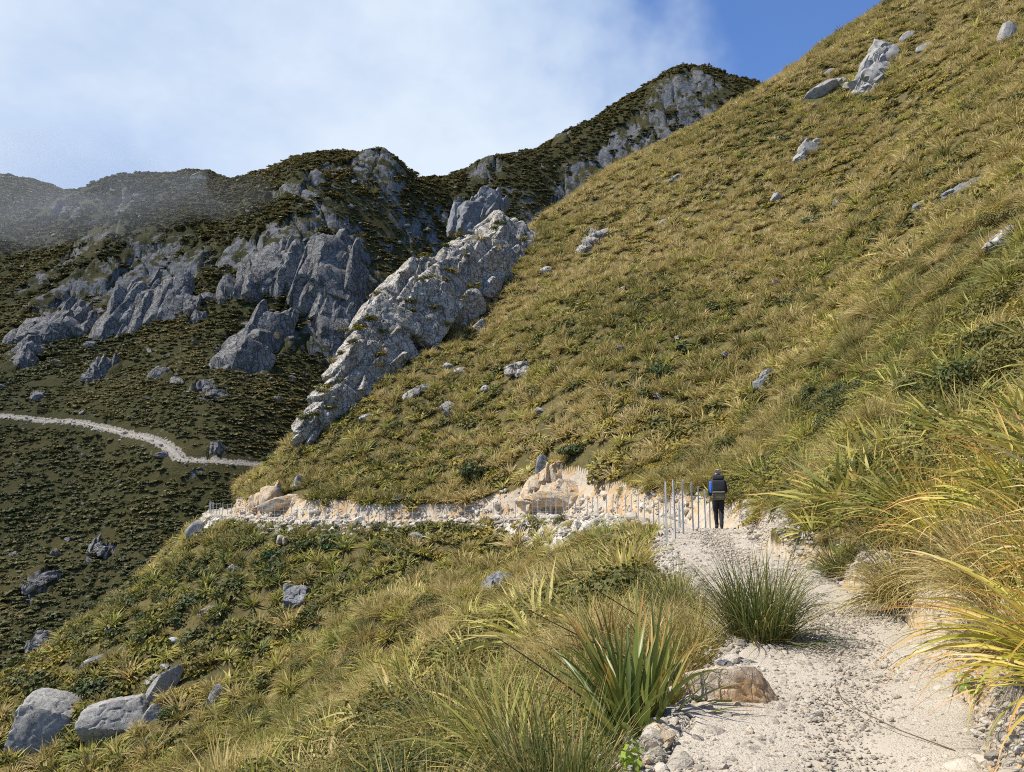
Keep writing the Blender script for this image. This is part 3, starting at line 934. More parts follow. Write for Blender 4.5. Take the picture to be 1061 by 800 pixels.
# outcrops and boulders of the sunlit hillside
crag('rock_outcrop', [(912, 66, 34, 44, 12), (903, 88, 36, 40, 20), (893, 104, 16, 18, 20), (899, 78, 24, 40, 15)], M['boulder'], 'tall grey pinnacle leaning high on the right hillside, below the skyline', hill_z, 7, 4, pieces=8, rough=.08)
crag('rock_outcrop', [(848, 98, 40, 12, -25), (862, 92, 26, 10, -20)], M['boulder'], 'low flat grey outcrop left of the leaning pinnacle', hill_z, 8, 3)
crag('rock_outcrop', [(604, 262, 20, 14, -40), (618, 248, 26, 14, -35)], M['crag'], 'small pale outcrop in grass right of the pale crag top', hill_z, 9, 3)
crag('rock_outcrop', [(836, 156, 18, 16, 20), (828, 168, 14, 12, 20), (846, 150, 12, 8, 0)], M['boulder'], 'narrow grey rib of rock at mid height below the flat outcrop', hill_z, 10, 3)
crag('rock_outcrop', [(1042, 42, 16, 34, 18)], M['boulder'], 'grey rock at the upper right edge of the hillside', hill_z, 11, 3)
crag('rock_outcrop', [(1034, 262, 26, 24, 10), (1044, 250, 20, 18, 0)], M['crag'], 'pale broken rock at the right edge, halfway up', hill_z, 12, 3)
crag('rock_outcrop', [(538, 386, 30, 16, -10), (550, 392, 14, 12, 0)], M['crag'], 'flat pale outcrop in the grass below the crag, widest of those there', hill_z, 13, 3)
boulder('boulder', 466, 381, 13, 9, 0, M['crag'], 'pale round boulder, left of a pair below the crag', 21)
boulder('boulder', 478, 385, 15, 9, 0, M['crag'], 'pale blocky boulder, right of a pair below the crag', 22)
crag('rock_outcrop', [(428, 411, 26, 9, -30), (440, 405, 12, 8, -20)], M['crag'], 'long low pale rock ledge in the grass beside the crag foot', hill_z, 14, 3)
boulder('boulder', 464, 424, 18, 13, 5, M['crag'], 'pale squat rock in the grass right of the low ledge', 23)
boulder('boulder', 308, 505, 11, 22, 10, M['boulder'], 'upright grey stone standing above the orange cutting at its far left end', 24, depth=.7)
boulder('boulder', 380, 433, 14, 7, -20, M['crag'], 'small flat pale rock below the foot of the crag', 25)
crag('rock_outcrop', [(1008, 196, 36, 9, -20), (985, 205, 22, 8, -15)], M['dark_rock'], 'dark broken ledge with brown soil in the upper right hillside', hill_z, 15, 3)
crag('rock_outcrop', [(790, 402, 16, 22, 30), (796, 394, 12, 14, 30)], M['dark_rock'], 'dark hollow of rock and soil in the grass above the hiker', hill_z, 16, 3)
boulder('boulder', 858, 76, 16, 5, -30, M['boulder'], 'thin grey slab of rock between pinnacle and skyline', 26)
boulder('boulder', 958, 50, 16, 8, -10, M['boulder'], 'flat grey rock right of the leaning pinnacle', 27)
boulder('boulder', 496, 340, 22, 12, -35, M['crag'], 'pale ledge tucked against the lower edge of the crag', 28)
boulder('boulder', 886, 212, 10, 8, 0, M['crag'], 'single pale stone in the middle of the upper right hillside', 29)
boulder('boulder', 690, 232, 14, 8, 0, M['crag'], 'grey stone in the grass far below the skyline notch', 30)

boulder('boulder', 940, 40, 20, 9, -25, M['boulder'], 'low grey ledge just above and right of the leaning pinnacle', 131, out=.2)
boulder('boulder', 880, 92, 14, 10, 10, M['boulder'], 'grey block at the left foot of the leaning pinnacle', 132, out=.2)
boulder('boulder', 868, 214, 12, 9, 0, M['dark_rock'], 'dark stone left of the single pale stone on the upper right hillside', 133, out=.2)
boulder('boulder', 956, 214, 18, 9, -15, M['dark_rock'], 'dark rock in the grass left of the broken brown ledge', 134, out=.2)
boulder('boulder', 804, 208, 12, 16, 25, M['boulder'], 'narrow grey rock below the rib at mid height of the hillside', 135, out=.2)
boulder('boulder', 700, 186, 14, 6, -25, M['crag'], 'thin pale rock near the hillside skyline under the mountain summit', 136, out=.2)
boulder('boulder', 566, 282, 12, 8, -20, M['crag'], 'pale stone on the grass edge right of the pale crag', 137, out=.2)
boulder('boulder', 505, 404, 12, 7, 0, M['crag'], 'small pale stone between the pair of boulders and the flat outcrop', 138, out=.2)

# outcrop over the orange cutting in the gully bend
crag('rock_outcrop', [(575, 500, 30, 40, 5), (566, 514, 46, 38, 8), (598, 518, 50, 28, 0), (632, 524, 44, 18, 0), (554, 524, 34, 22, 10)], M['orange_rock'], 'orange and cream rock buttress over the track in the gully bend', hill_z, 17, 4, rough=.05, pieces=6)
boulder('boulder', 560, 490, 14, 30, 8, M['dark_rock'], 'dark grey slab leaning on the left of the orange buttress', 31, depth=.6, planes=9)
crag('rock_outcrop', [(282, 518, 22, 26, 10), (268, 524, 24, 18, 0), (325, 524, 30, 16, 0), (300, 524, 26, 14, 0)], M['orange_rock'], 'cream cut rock beside the track at the far left end of the fence', hill_z, 18, 3)

# boulders of the lower left slope
boulder('boulder', 45, 754, 66, 78, 28, M['boulder'], 'largest rounded grey boulder in the bottom left corner', 41, depth=.7, sub=5, round_=.28, rough=.03, planes=12)
boulder('boulder', 122, 748, 68, 50, -12, M['boulder'], 'oval grey boulder beside the largest one at the bottom left', 42, depth=.75, sub=5, round_=.3, rough=.035, planes=12)
boulder('boulder', 170, 716, 26, 46, 22, M['boulder'], 'upright pointed grey slab behind the dark green bush at bottom left', 43, depth=.5, sub=5, round_=.1, rough=.03)
boulder('boulder', 160, 742, 18, 22, 8, M['boulder'], 'low grey block at the foot of the pointed slab', 44, depth=.6)
boulder('boulder', 221, 730, 12, 38, 16, M['boulder'], 'thin grey blade of rock in the grass right of the boulders', 45, depth=.4, planes=8)
boulder('boulder', 23, 742, 16, 22, 20, M['boulder'], 'small grey rock behind the largest boulder at left edge', 46)
boulder('boulder', 73, 727, 22, 16, -20, M['dark_rock'], 'cracked grey rock on the shoulder of the largest boulder', 47)
boulder('boulder', 100, 786, 26, 10, 0, M['boulder'], 'grey stone at the bottom edge below the oval boulder', 48)
boulder('boulder', 76, 788, 14, 8, 0, M['dark_rock'], 'small dark stone at the bottom edge between two boulders', 49)
boulder('stone_slab', 96, 685, 25, 6.5, -24, M['white_stone'], 'long white stone slab lying on the grass above the boulders', 50, cat='stone', depth=.5, round_=.1, rough=.02, planes=9)
boulder('boulder', 120, 665, 8, 5, -10, M['orange_rock'], 'small reddish white stone above the long white slab', 51)
boulder('boulder', 180, 664, 10, 6, 0, M['white_stone'], 'small white stone to the upper right of the long slab', 52)
boulder('boulder', 88, 722, 9, 4, -40, M['white_stone'], 'narrow white stone wedged between the two big boulders', 53)
boulder('boulder', 309, 624, 28, 26, -5, M['dark_rock'], 'dark blocky boulder jutting from the slope below the fence', 54, depth=.9, planes=7, round_=0, rough=.05, jit=.15, sub=5)
boulder('boulder', 299, 612, 12, 20, 5, M['boulder'], 'pale top slab on the dark blocky boulder', 55)
crag('rock_outcrop', [(520, 606, 34, 16, -12), (508, 622, 26, 18, 10), (500, 640, 22, 22, 15)], M['dark_rock'], 'dark grey ledge outcrop in the gully left of the flax', hill_z, 20, 4)
boulder('boulder', 205, 551, 20, 18, 20, M['boulder'], 'grey rock on the spur edge just below the fence end', 56)
boulder('boulder', 426, 722, 28, 22, 10, M['white_stone'], 'pale broken rock low in the gully at the bottom', 57, blocks=4, sub=3)
boulder('boulder', 372, 540, 14, 9, 0, M['white_stone'], 'cream block fallen just below the fenced track', 58)
boulder('boulder', 292, 565, 12, 16, 10, M['orange_rock'], 'cream rock among shrubs below the left end of the fence', 59, blocks=3, sub=3)
boulder('boulder', 285, 582, 12, 7, 0, M['boulder'], 'grey rock beneath the cream rock below the fence', 60)
boulder('boulder', 243, 590, 12, 9, 0, M['crag'], 'grey rock half way down the spur slope at left', 61)
boulder('boulder', 432, 560, 16, 14, 20, M['boulder'], 'bluish grey rock under the middle of the fence', 62)

# stones by the near track
boulder('boulder', 752, 724, 90, 62, -8, M['ochre_boulder'], 'ochre stained boulder on the left edge of the near track', 71, depth=.75, sub=5, planes=13, round_=.12, rough=.03, out=.12)
boulder('boulder', 730, 742, 34, 22, 5, M['ochre_boulder'], 'small brown block against the ochre boulder', 72, depth=.8, sub=4)
boulder('boulder', 775, 692, 30, 20, -5, M['boulder'], 'grey stone between ochre boulder and the big green tussock', 73, depth=.8)
boulder('boulder', 752, 690, 16, 14, 0, M['dark_rock'], 'dark stone behind the ochre boulder', 74, depth=.8)
boulder('boulder', 866, 588, 11, 12, 15, M['white_stone'], 'white stone at the foot of the right bank', 75)

# crags of the shaded mountain
FR = M['far_rock']


def mcrag(items, label, seed, sub=4, pieces=5):
    items = [(a, b - d * .06, c * 1.12, d * 1.22, e) for a, b, c, d, e in items]
    crag('mountain_crag', items, FR, label, mount_z, seed, sub, clear=False, pieces=pieces, depth=.6, back=20, sink=.08, kr=(.4, .75), outw=(.15, .5), cell=1.0, rough=.05, jit=.16)
    for it in items:
        p = hit(it[0], it[1], mount_z, 110, 700); MROCK.append((p[0], p[1], max(it[2], it[3]) * project(p)[2] / FPX * .75))


MROCK = []
mcrag([(132, 292, 44, 84, 16), (152, 284, 34, 76, 16), (180, 288, 24, 72, 14), (168, 312, 20, 50, 14), (140, 316, 34, 40, 14)], 'tall pale slabs in the middle of the left mountain face', 81)
mcrag([(74, 308, 36, 56, 28), (88, 336, 24, 40, 16), (47, 286, 34, 38, 28), (66, 330, 30, 44, 20), (86, 264, 54, 28, 10), (30, 300, 26, 26, 20)], 'broken crag left of the tall pale slabs on the mountain', 82)
mcrag([(278, 246, 44, 48, 5), (306, 256, 44, 56, 10), (346, 240, 56, 64, 8), (330, 268, 50, 70, 10), (360, 266, 30, 68, 5), (350, 302, 34, 54, 10), (262, 258, 30, 44, 10), (368, 292, 26, 22, 0), (240, 262, 26, 30, 0)], 'largest fractured crag of the mountain, right of its middle', 83, pieces=7)
mcrag([(342, 338, 34, 50, 5), (352, 356, 26, 34, 5), (334, 320, 22, 34, 5)], 'rock rib falling from the largest crag into the dark gully', 84)
mcrag([(254, 382, 50, 46, 25), (274, 352, 44, 46, 20), (294, 342, 22, 38, 15)], 'single slab crag low on the mountain above the distant track', 85)
mcrag([(392, 163, 36, 28, 10), (374, 168, 32, 22, 0), (404, 168, 18, 24, 5), (350, 174, 28, 16, -10), (326, 184, 24, 14, -20)], 'rocky summit block on the ridge left of the notch', 86)
mcrag([(440, 186, 22, 20, 0), (430, 182, 16, 12, 0)], 'small rock tooth in the ridge notch', 87, 3)
mcrag([(708, 94, 36, 32, 10), (692, 98, 28, 20, 5), (722, 86, 28, 16, 0)], 'grey crag under the highest summit on the skyline', 88)
mcrag([(684, 142, 32, 28, -20), (670, 156, 26, 18, -20)], 'dark outcrop below the summit crag beside the hillside', 89, 3)
mcrag([(582, 141, 22, 13, 0)], 'pale rock step on the ridge half way to the summit', 90, 3)
mcrag([(596, 190, 28, 20, -20), (582, 202, 20, 14, -10)], 'outcrop on the mountain just above the pale crag knob', 91, 3)
mcrag([(496, 176, 30, 16, -15), (514, 170, 22, 12, -10)], 'low rocks on the ridge right of the notch', 92, 3)
mcrag([(108, 386, 24, 24, 10), (96, 392, 16, 14, 0)], 'small grey outcrop above the left part of the distant track', 93, 3)
mcrag([(28, 364, 24, 34, 20), (24, 380, 22, 26, 12)], 'outcrop at the left edge under the broken crag', 94, 3)
mcrag([(224, 468, 13, 15, 10)], 'grey boulder beside the bend of the distant track', 95, 3)
mcrag([(316, 200, 30, 18, -30), (296, 196, 26, 14, -30), (282, 206, 20, 16, -20)], 'rocks on the shoulder below the ridge summit block', 96, 3)
mcrag([(432, 236, 18, 11, 0), (424, 242, 12, 9, 0)], 'isolated dark boulder in the upper part of the shaded gully', 97, 3)
mcrag([(640, 150, 22, 14, -20), (655, 134, 24, 14, -25), (626, 160, 16, 10, -20)], 'line of rocks below the ridge left of the summit crag', 98, 3)
mcrag([(212, 400, 18, 12, 0), (224, 410, 20, 10, 0)], 'flat outcrop between slab crag and distant track', 99, 3)
mcrag([(98, 568, 12, 15, 15), (108, 572, 12, 9, 10)], 'pale rock on the valley side below the distant track', 100, 3)
mcrag([(40, 606, 30, 10, -25), (52, 598, 20, 9, -25)], 'long pale outcrop low on the valley side at left edge', 101, 3)
mcrag([(46, 664, 24, 13, -10), (36, 670, 16, 10, 0)], 'low rocks on the valley side above the largest boulder', 102, 3)
mcrag([(66, 216, 26, 12, 0), (80, 222, 18, 10, 0)], 'grey rocks under the left end of the ridge in the mist', 103, 3)
mcrag([(136, 204, 24, 16, 0), (128, 216, 18, 12, 0)], 'rock patch in the mist above the tall pale slabs', 104, 3)
mcrag([(222, 178, 28, 10, 0), (206, 182, 20, 9, 0)], 'rocky cap on the rounded hump of the ridge', 105, 3)
mcrag([(620, 192, 26, 18, -25), (608, 204, 20, 14, -20)], 'dark rocks near the skyline of the sunlit hillside edge', 106, 3)
mcrag([(480, 220, 26, 16, -10), (462, 228, 18, 12, 0)], 'rocks in the upper gully left of the pale crag knob', 107, 3)
mcrag([(196, 316, 18, 22, 10), (206, 330, 14, 14, 0)], 'narrow outcrop right of the tall pale slabs', 108, 3)
mcrag([(166, 390, 24, 14, 10)], 'low grey outcrop in the middle above the distant track', 109, 3)

rk_ = np.zeros(mx.size); fx_, fy_ = mx.ravel(), my.ravel()
for x_, y_, r_ in MROCK:
    near_ = (np.abs(fx_ - x_) < 3 * r_) & (np.abs(fy_ - y_) < 3 * r_)
    rk_[near_] = np.maximum(rk_[near_], .75 * np.exp(-((fx_[near_] - x_) ** 2 + (fy_[near_] - y_) ** 2) / r_ ** 2))
# the bare parts of the face are stepped and broken
mk_ = sstep(.18, .5, rk_ + .25 * fbm2(fx_ / 12, fy_ / 12, 3, 141)); sel_ = np.where(mk_ > .01)[0]
zf_ = mz.ravel().copy(); q_ = np.stack([fx_[sel_], fy_[sel_], zf_[sel_]], 1)
for c_, a_ in ((14.0, 5.5), (5.5, 2.2)):
    u1, u2, ci = voronoi3(q_[:, 0] / c_, q_[:, 1] / (c_ * 1.4), q_[:, 2] / (c_ * 1.8), int(c_))
    zf_[sel_] += mk_[sel_] * a_ * ((ci - .5) - .7 * sstep(.10, 0, u2 - u1))
mount.data.vertices.foreach_set('co', np.stack([fx_, fy_, zf_], 1).astype(f32).ravel()); mount.data.update()
mount.data.attributes['rock'].data.foreach_set('value', rk_.astype(f32))

g = np.random.default_rng(5)
rock_lib = []
for i in range(6):
    v, f = block((1, .8, .75), 300 + i, 3, 12, .06); me = mesh_np('mountain_rock', v, f, True); smooth_by_angle(me, 34); me.materials.append(FR); rock_lib.append(me)
n_ = 0
while n_ < 220:
    px, py = g.uniform(5, 780), g.uniform(150, 640)
    if py > 420 and g.uniform() < .82: continue
    p = hit(px, py, mount_z, 110, 600)
    if p[2] > at(px, py, p[1])[2] + 3 or abs(project(p)[1] - py) > 4: continue
    if p[1] > 520: continue
    ph = hit(px, py, hill_z)
    if ph[1] < p[1] and abs(project(ph)[1] - py) < 2: continue
    o = obj('mountain_rock', rock_lib[n_ % 6], None, None, tuple(p)); s_ = g.uniform(.7, 2.0) * (.6 if py > 420 else 1) * (1.6 if g.uniform() < .12 else 1)
    o.scale = (s_ * g.uniform(.8, 1.5), s_, s_ * g.uniform(.6, 1.1)); o.rotation_euler = tuple(g.uniform(-.5, .5, 2)) + (g.uniform(0, 6.3),)
    tag(o, 'small grey rock scattered among the scrub of the shaded mountain', 'rock', 'rocks scattered over the shaded mountain'); n_ += 1

# ------------------------------------------------------------------ plants of the sunlit hillside
def visible(P, zf, n=48, lift=.35):
    """does the sight line from the eye to each point stay above the ground"""
    ok = np.ones(len(P), bool); E = np.array([0, 0, EYE])
    for t in np.linspace(.12, .97, n):
        Q = E + (P + np.array([0, 0, lift]) - E) * t
        ok &= Q[:, 2] > zf(Q[:, 0], Q[:, 1]) - .02
    return ok


g = np.random.default_rng(11)


def sector(r0, r1, dens, a0=-52, a1=50):
    n = int(math.radians(a1 - a0) / 2 * (r1 ** 2 - r0 ** 2) * dens)
    r = np.sqrt(g.uniform(r0 ** 2, r1 ** 2, n)); a = np.radians(g.uniform(a0, a1, n))
    return np.stack([r * np.sin(a), r * np.cos(a)], 1)


XY = np.concatenate([sector(1.5, 14, 5.0, -62, 58), sector(14, 50, 3.6), sector(50, 120, 2.3), sector(120, 215, 1.35)])
ke = g.integers(0, len(TRK) - 25, 520); te = _T[ke]; oe = np.where(g.uniform(0, 1, 520) < .68, 1, -1) * (TRK[ke, 3] + .32 + np.abs(g.normal(0, .7, 520)))
XY = np.concatenate([XY, TRK[ke, :2] + np.stack([te[:, 1], -te[:, 0]], 1) * oe[:, None]])
edge = np.zeros(len(XY), bool); edge[-520:] = True
z, cutm, fillm, dist, hw = hill_parts(XY[:, 0], XY[:, 1])
r = np.hypot(XY[:, 0], XY[:, 1])
nearp = r < 27
keep = (np.abs(dist) > hw + np.where(nearp, .30, .3))
keep &= ~((cutm > .3) & ~(edge & nearp) & (g.uniform(0, 1, len(XY)) > np.where(nearp, .8, .05)))
keep &= ~((fillm > .3) & (g.uniform(0, 1, len(XY)) > np.where(nearp, .45, .38)))
keep &= ~((XY[:, 1] < 3.0) & (np.abs(dist) < 1.7)) & ~((r < 3.4) & (XY[:, 0] > -3))
for (x_, y_, r_) in ROCKS:
    keep &= (XY[:, 0] - x_) ** 2 + (XY[:, 1] - y_) ** 2 > (r_ * .92) ** 2
# bare patches
keep &= ~((fbm2(XY[:, 0] / 2.2, XY[:, 1] / 2.2, 3, 91) > .36) & (g.uniform(0, 1, len(XY)) < .35) & (r > 16))
XY = XY[keep]; z = z[keep]; dist = dist[keep]; r = r[keep]
P3 = np.stack([XY[:, 0], XY[:, 1], z], 1)
pxy = project(P3)
gx_, gy_ = grad(hill_z, XY[:, 0], XY[:, 1], .4)
nk = fbm2(XY[:, 0] / 9, XY[:, 1] / 9, 4, 95); nk2 = fbm2(XY[:, 0] / 5, XY[:, 1] / 5, 3, 96); nk3 = fbm2(XY[:, 0] / 16, XY[:, 1] / 16, 4, 97)
u_ = g.uniform(0, 1, len(XY))
bank = (dist > 0) & (r < 36)
upper = sstep(60, 140, r) * (dist > 0)
below = (dist < 0)
p_ast = np.clip(.17 + .35 * nk + .10 * below - .08 * upper + .06 * bank, .03, .6)
p_shr = np.clip(.11 + .6 * nk2 - .04 * upper + .09 * bank + .10 * below, .02, .55)
p_cus = np.clip(.15 - .8 * nk + .10 * upper + .10 * bank, .03, .5)
kind = np.where(u_ < p_ast, 'astelia', np.where(u_ < p_ast + p_shr, 'shrub', np.where(u_ < p_ast + p_shr + p_cus, 'cushion', 'tussock')))
tint = np.clip(.54 + .75 * nk3 + .35 * nk2 + g.normal(0, .22, len(XY)) + .20 * upper - .16 * below * (r < 70), 0, 1)
size = np.clip(g.lognormal(0, .28, len(XY)), .5, 1.9) * np.where(r > 120, 1.3, 1.06) * np.where(r < 14, .86, 1)
size = np.where((kind == 'cushion') | (kind == 'shrub'), size * np.clip(g.lognormal(.0, .3, len(XY)), .6, 2.0) * .9, size)
size = np.where((kind == 'cushion') | (kind == 'shrub'), np.minimum(size, 1.55), size)
size *= np.where((np.abs(dist) < 1.75) & nearp[keep], .55, 1)
size *= np.where((np.abs(dist) < 2.2) & (dist < 0) & ~nearp[keep], .6, 1)
size *= np.where(bank & (kind == 'tussock'), .78, 1)
az_ = g.uniform(0, 2 * PI, len(XY))
# wind and gravity lay the leaves down the slope
eul = euler_tilt(-gx_, -gy_, az_, .55)
scl = np.stack([size * g.uniform(.95, 1.3, len(XY)), size * g.uniform(.95, 1.3, len(XY)), size * g.uniform(.75, 1.1, len(XY))], 1)
lod = np.where(r < 13, 0, np.where(r < 48, 1, 2))
app = size / np.maximum(pxy[2], .5) * FPX
infr = (pxy[0] > -10) & (pxy[0] < PW + 10) & (pxy[1] > 0) & (pxy[1] < PH + 15)
cand = np.where(infr & (r < 75))[0]
vis = np.zeros(len(XY), bool); vis[cand] = visible(P3[cand], hill_z)

ZONE = [('on the steep bank right of the near track', 'right bank of the near track'), ('on the shoulder left of the near track', 'shoulder left of the near track'),
        ('on the slope above the fenced track', 'slope above the fenced track'), ('on the slope below the fenced track', 'slope below the fenced track')]
zone = np.where(XY[:, 1] < 27, np.where(dist > 0, 0, 1), np.where(dist > 0, 2, 3))
DESC = {'tussock': 'fine-leaved tussock clump, one of many', 'astelia': 'broad strap-leaved rosette plant, one of many', 'shrub': 'low dark rounded shrub, one of many', 'cushion': 'olive to rust cushion plant'}
CAT = {'tussock': 'tussock', 'astelia': 'plant', 'shrub': 'shrub', 'cushion': 'plant'}
NAME = {'tussock': 'tussock', 'astelia': 'strap_leaf_plant', 'shrub': 'shrub', 'cushion': 'cushion_plant'}
SHOW = {'tussock': 290, 'astelia': 200, 'shrub': 150, 'cushion': 120}
for kd in ('tussock', 'astelia', 'shrub', 'cushion'):
    sel = np.where(kind == kd)[0]
    order = sel[vis[sel]]; order = order[np.argsort(-app[order])][:SHOW[kd]]
    for i in order:
        meshes = LIB[kd][lod[i]]
        o = obj(NAME[kd], meshes[int(g.integers(len(meshes)))], None, None, tuple(P3[i]))
        o.rotation_euler = tuple(eul[i]); o.scale = tuple(scl[i]); o['tint'] = float(tint[i])
        zn = ZONE[zone[i]]
        tag(o, DESC[kd] + ' ' + zn[0], CAT[kd], NAME[kd].replace('_', ' ') + 's on the ' + zn[1])
    rest = np.setdiff1d(sel, order)
    all_m = [m_ for lv in LIB[kd] for m_ in lv]; starts = np.cumsum([0] + [len(lv) for lv in LIB[kd]])
    cnt = np.array([len(lv) for lv in LIB[kd]])
    # the multi-input keeps its links newest first, so the list is handed over in that order
    ix = starts[lod[rest]] + (g.uniform(0, 1, len(rest)) * cnt[lod[rest]]).astype(int)
    st = instances(NAME[kd] + '_cover', P3[rest], eul[rest], scl[rest], ix, tint[rest], all_m)
    tag(st, {'tussock': 'golden tussock grass covering the whole sunlit hillside', 'astelia': 'strap-leaved plants spread through the tussock of the sunlit hillside', 'shrub': 'dark low shrubs dotted through the sunlit hillside', 'cushion': 'olive and rust cushion plants matting the sunlit hillside'}[kd], 'ground cover', None, 'stuff')
print('PLANTS', {k_: int((kind == k_).sum()) for k_ in SHOW}, len(XY))

# scrub of the shaded mountain
n = 230000
rm = np.sqrt(g.uniform(120 ** 2, 640 ** 2, n)); am = np.radians(g.uniform(-46, 24, n))
keep = g.uniform(0, 1, n) < np.clip(210 / rm, .25, 1)
mxy = np.stack([rm * np.sin(am), rm * np.cos(am)], 1)[keep]
mz_, ms_, md_ = mount_parts(mxy[:, 0], mxy[:, 1])
k2 = (md_ > 3.2) & ~((fbm2(mxy[:, 0] / 14, mxy[:, 1] / 14, 3, 121) > .22) & (g.uniform(0, 1, len(mxy)) < .6))
mxy, mz_ = mxy[k2], mz_[k2]; n = len(mxy)
s_ = np.clip(g.lognormal(0, .35, n), .5, 2.2) * np.where(np.hypot(mxy[:, 0], mxy[:, 1]) > 300, 1.0, .72)
rk2 = np.zeros(n)
for x_, y_, r_ in MROCK: rk2 = np.maximum(rk2, np.exp(-((mxy[:, 0] - x_) ** 2 + (mxy[:, 1] - y_) ** 2) / r_ ** 2))
s_ = s_ * np.where(rk2 + .5 * fbm2(mxy[:, 0] / 6, mxy[:, 1] / 6, 3, 127) > .72, .01, 1)
tm = np.clip(.5 + .9 * fbm2(mxy[:, 0] / 40, mxy[:, 1] / 40, 4, 125) + g.normal(0, .15, n), 0, 1)
st = instances('mountain_scrub', np.stack([mxy[:, 0], mxy[:, 1], mz_ - .1], 1), np.stack([np.zeros(n), np.zeros(n), g.uniform(0, 6.3, n)], 1), np.stack([s_ * 1.25, s_ * 1.25, s_ * .65], 1), g.integers(0, 5, n), tm, LIB['scrub'][0])
tag(st, 'dull olive scrub covering the shaded mountain face', 'ground cover', None, 'stuff')

# tufts that have taken root on the ledges of the pale crag
from mathutils.bvhtree import BVHTree
cm = CRAG.data; nvc = len(cm.vertices); cv = np.empty(nvc * 3, f32); cm.vertices.foreach_get('co', cv); cv = cv.reshape(-1, 3).astype(float) + np.array(CRAG.location)
bvh = BVHTree.FromPolygons([tuple(v) for v in cv], [tuple(p.vertices) for p in cm.polygons])
nt = 0
for _ in range(4000):
    if nt >= 46: break
    px, py = g.uniform(310, 552), g.uniform(228, 450)
    h_ = bvh.ray_cast(Vector((0, 0, EYE)), Vector(ray(px, py)).normalized(), 200)
    if h_[0] is None or h_[1].z < .5 or h_[0].z < float(hill_z(np.array([h_[0].x]), np.array([h_[0].y]))[0]) + .6: continue
    kd = ('tussock', 'shrub', 'cushion')[int(g.integers(3))]; ms_ = LIB[kd][2]
    o = obj('ledge_tuft', ms_[int(g.integers(len(ms_)))], None, None, tuple(h_[0])); s_ = g.uniform(.6, 1.5); o.scale = (s_ * 1.3, s_ * 1.3, s_); o['tint'] = float(g.uniform(.1, .7)); o.rotation_euler = (0, 0, g.uniform(0, 6.3))
    tag(o, 'tuft of plants rooted on a ledge of the large pale crag', 'plant', 'tufts growing on the pale crag'); nt += 1

# ------------------------------------------------------------------ plants that stand out one by one
def hero(name, px, py, parts, m, label, cat, scale=1.0, rz=0.0, tilt=.35, tint=.5, world=None, lift=0.0, zf=hill_z):
    p = hit(px, py, zf) if world is None else np.array([world[0], world[1], float(zf(np.array([world[0]]), np.array([world[1]]))[0])])
    me = plant_mesh(name, parts, m)
    a, b = grad(zf, p[0:1], p[1:2], .4)
    o = obj(name, me, None, None, (p[0], p[1], p[2] + lift)); o.rotation_euler = tuple(euler_tilt(-a, -b, [rz], tilt)[0]); o.scale = (scale,) * 3; o['tint'] = tint
    return tag(o, label, cat)


# the big green tussock that narrows the track, and its neighbours on the left edge
hero('tussock', 0, 0, [blades(620, 1.0, .8, .012, 6, 901, .26, .62, .42), blades(200, .62, 1.0, .011, 5, 902, .3, .3, .8)], M['green_tussock'], 'big dark green tussock half across the track, behind the ochre boulder', 'tussock', .98, .4, .15, .32, (2.42, 7.75))
hero('tussock', 0, 0, [blades(460, 1.0, .8, .012, 6, 903, .24, .6, .45)], M['green_tussock'], 'green tussock at the left track edge just before the fence posts', 'tussock', .92, 1.4, .2, .5, (2.15, 10.6))
hero('tussock', 0, 0, [blades(460, 1.0, .85, .012, 6, 905, .24, .5, .6)], M['tussock'], 'golden green tussock between flax and the track, left of the big green tussock', 'tussock', .85, 1.4, .25, .36, (1.55, 7.6))
hero('flax', 0, 0, [blades(52, 1.12, .8, .06, 8, 907, .14, .68, .30, .3, True), blades(40, .85, 1.0, .052, 7, 908, .18, .5, .5, .25, True)], M['flax'], 'tall green flax with broad upright leaves left of the ochre boulder', 'flax', .95, .3, .1, .6, (.86, 5.6))
hero('flax', 0, 0, [blades(20, .95, .7, .05, 7, 909, .10, .75, .35, .25, True)], M['flax'], 'yellow green flax behind the tallest flax', 'flax', 1.0, 1.2, .1, .68, (1.25, 6.9))
hero('flax', 0, 0, [blades(34, .95, .8, .045, 7, 911, .12, .7, .35, .3, True)], M['bronze_flax'], 'bronze leaved flax on the shoulder behind the green flax', 'flax', .95, 2.0, .15, .5, (1.15, 9.0))
hero('tussock', 0, 0, [blades(700, 1.05, .85, .011, 7, 913, .26, .6, .5), blades(160, .8, 1.0, .009, 6, 914, .3, .3, .8)], M['green_tussock'], 'large feathery green tussock at the bottom edge beside the flax', 'tussock', .86, .3, .15, .55, (.28, 4.75))
hero('tussock', 0, 0, [blades(420, 1.0, .85, .011, 7, 915, .22, .55, .55)], M['tussock'], 'pale yellow green tussock at the bottom edge, left of the feathery one', 'tussock', .85, .9, .15, .62, (-.55, 4.6))
hero('tussock', 0, 0, [blades(380, .9, .85, .012, 6, 917, .22, .5, .6)], M['tussock'], 'straw and green tussock on the shoulder above the feathery tussock', 'tussock', .9, 2.2, .25, .42, (.1, 6.6))
hero('tussock', 0, 0, [blades(420, .95, .9, .011, 6, 919, .22, .45, .65)], M['tussock'], 'green gold tussock on the crest of the shoulder, left of the bronze flax', 'tussock', .95, 2.2, .3, .36, (.35, 9.2))
hero('sprig', 0, 0, [leafball(60, .12, .26, .035, 921, 4, .5, 1.5)], M['bright_leaf'], 'small bright green leafy sprig at the bottom edge by the feathery tussock', 'plant', .9, 0, .1, .5, (.62, 4.32))
hero('sprig', 0, 0, [leafball(70, .16, .22, .035, 923, 4, .5, 1.6)], M['bright_leaf'], 'bright green leafy sprig at the right edge of the near track', 'plant', .8, 0, .1, .3, (3.1, 5.3))
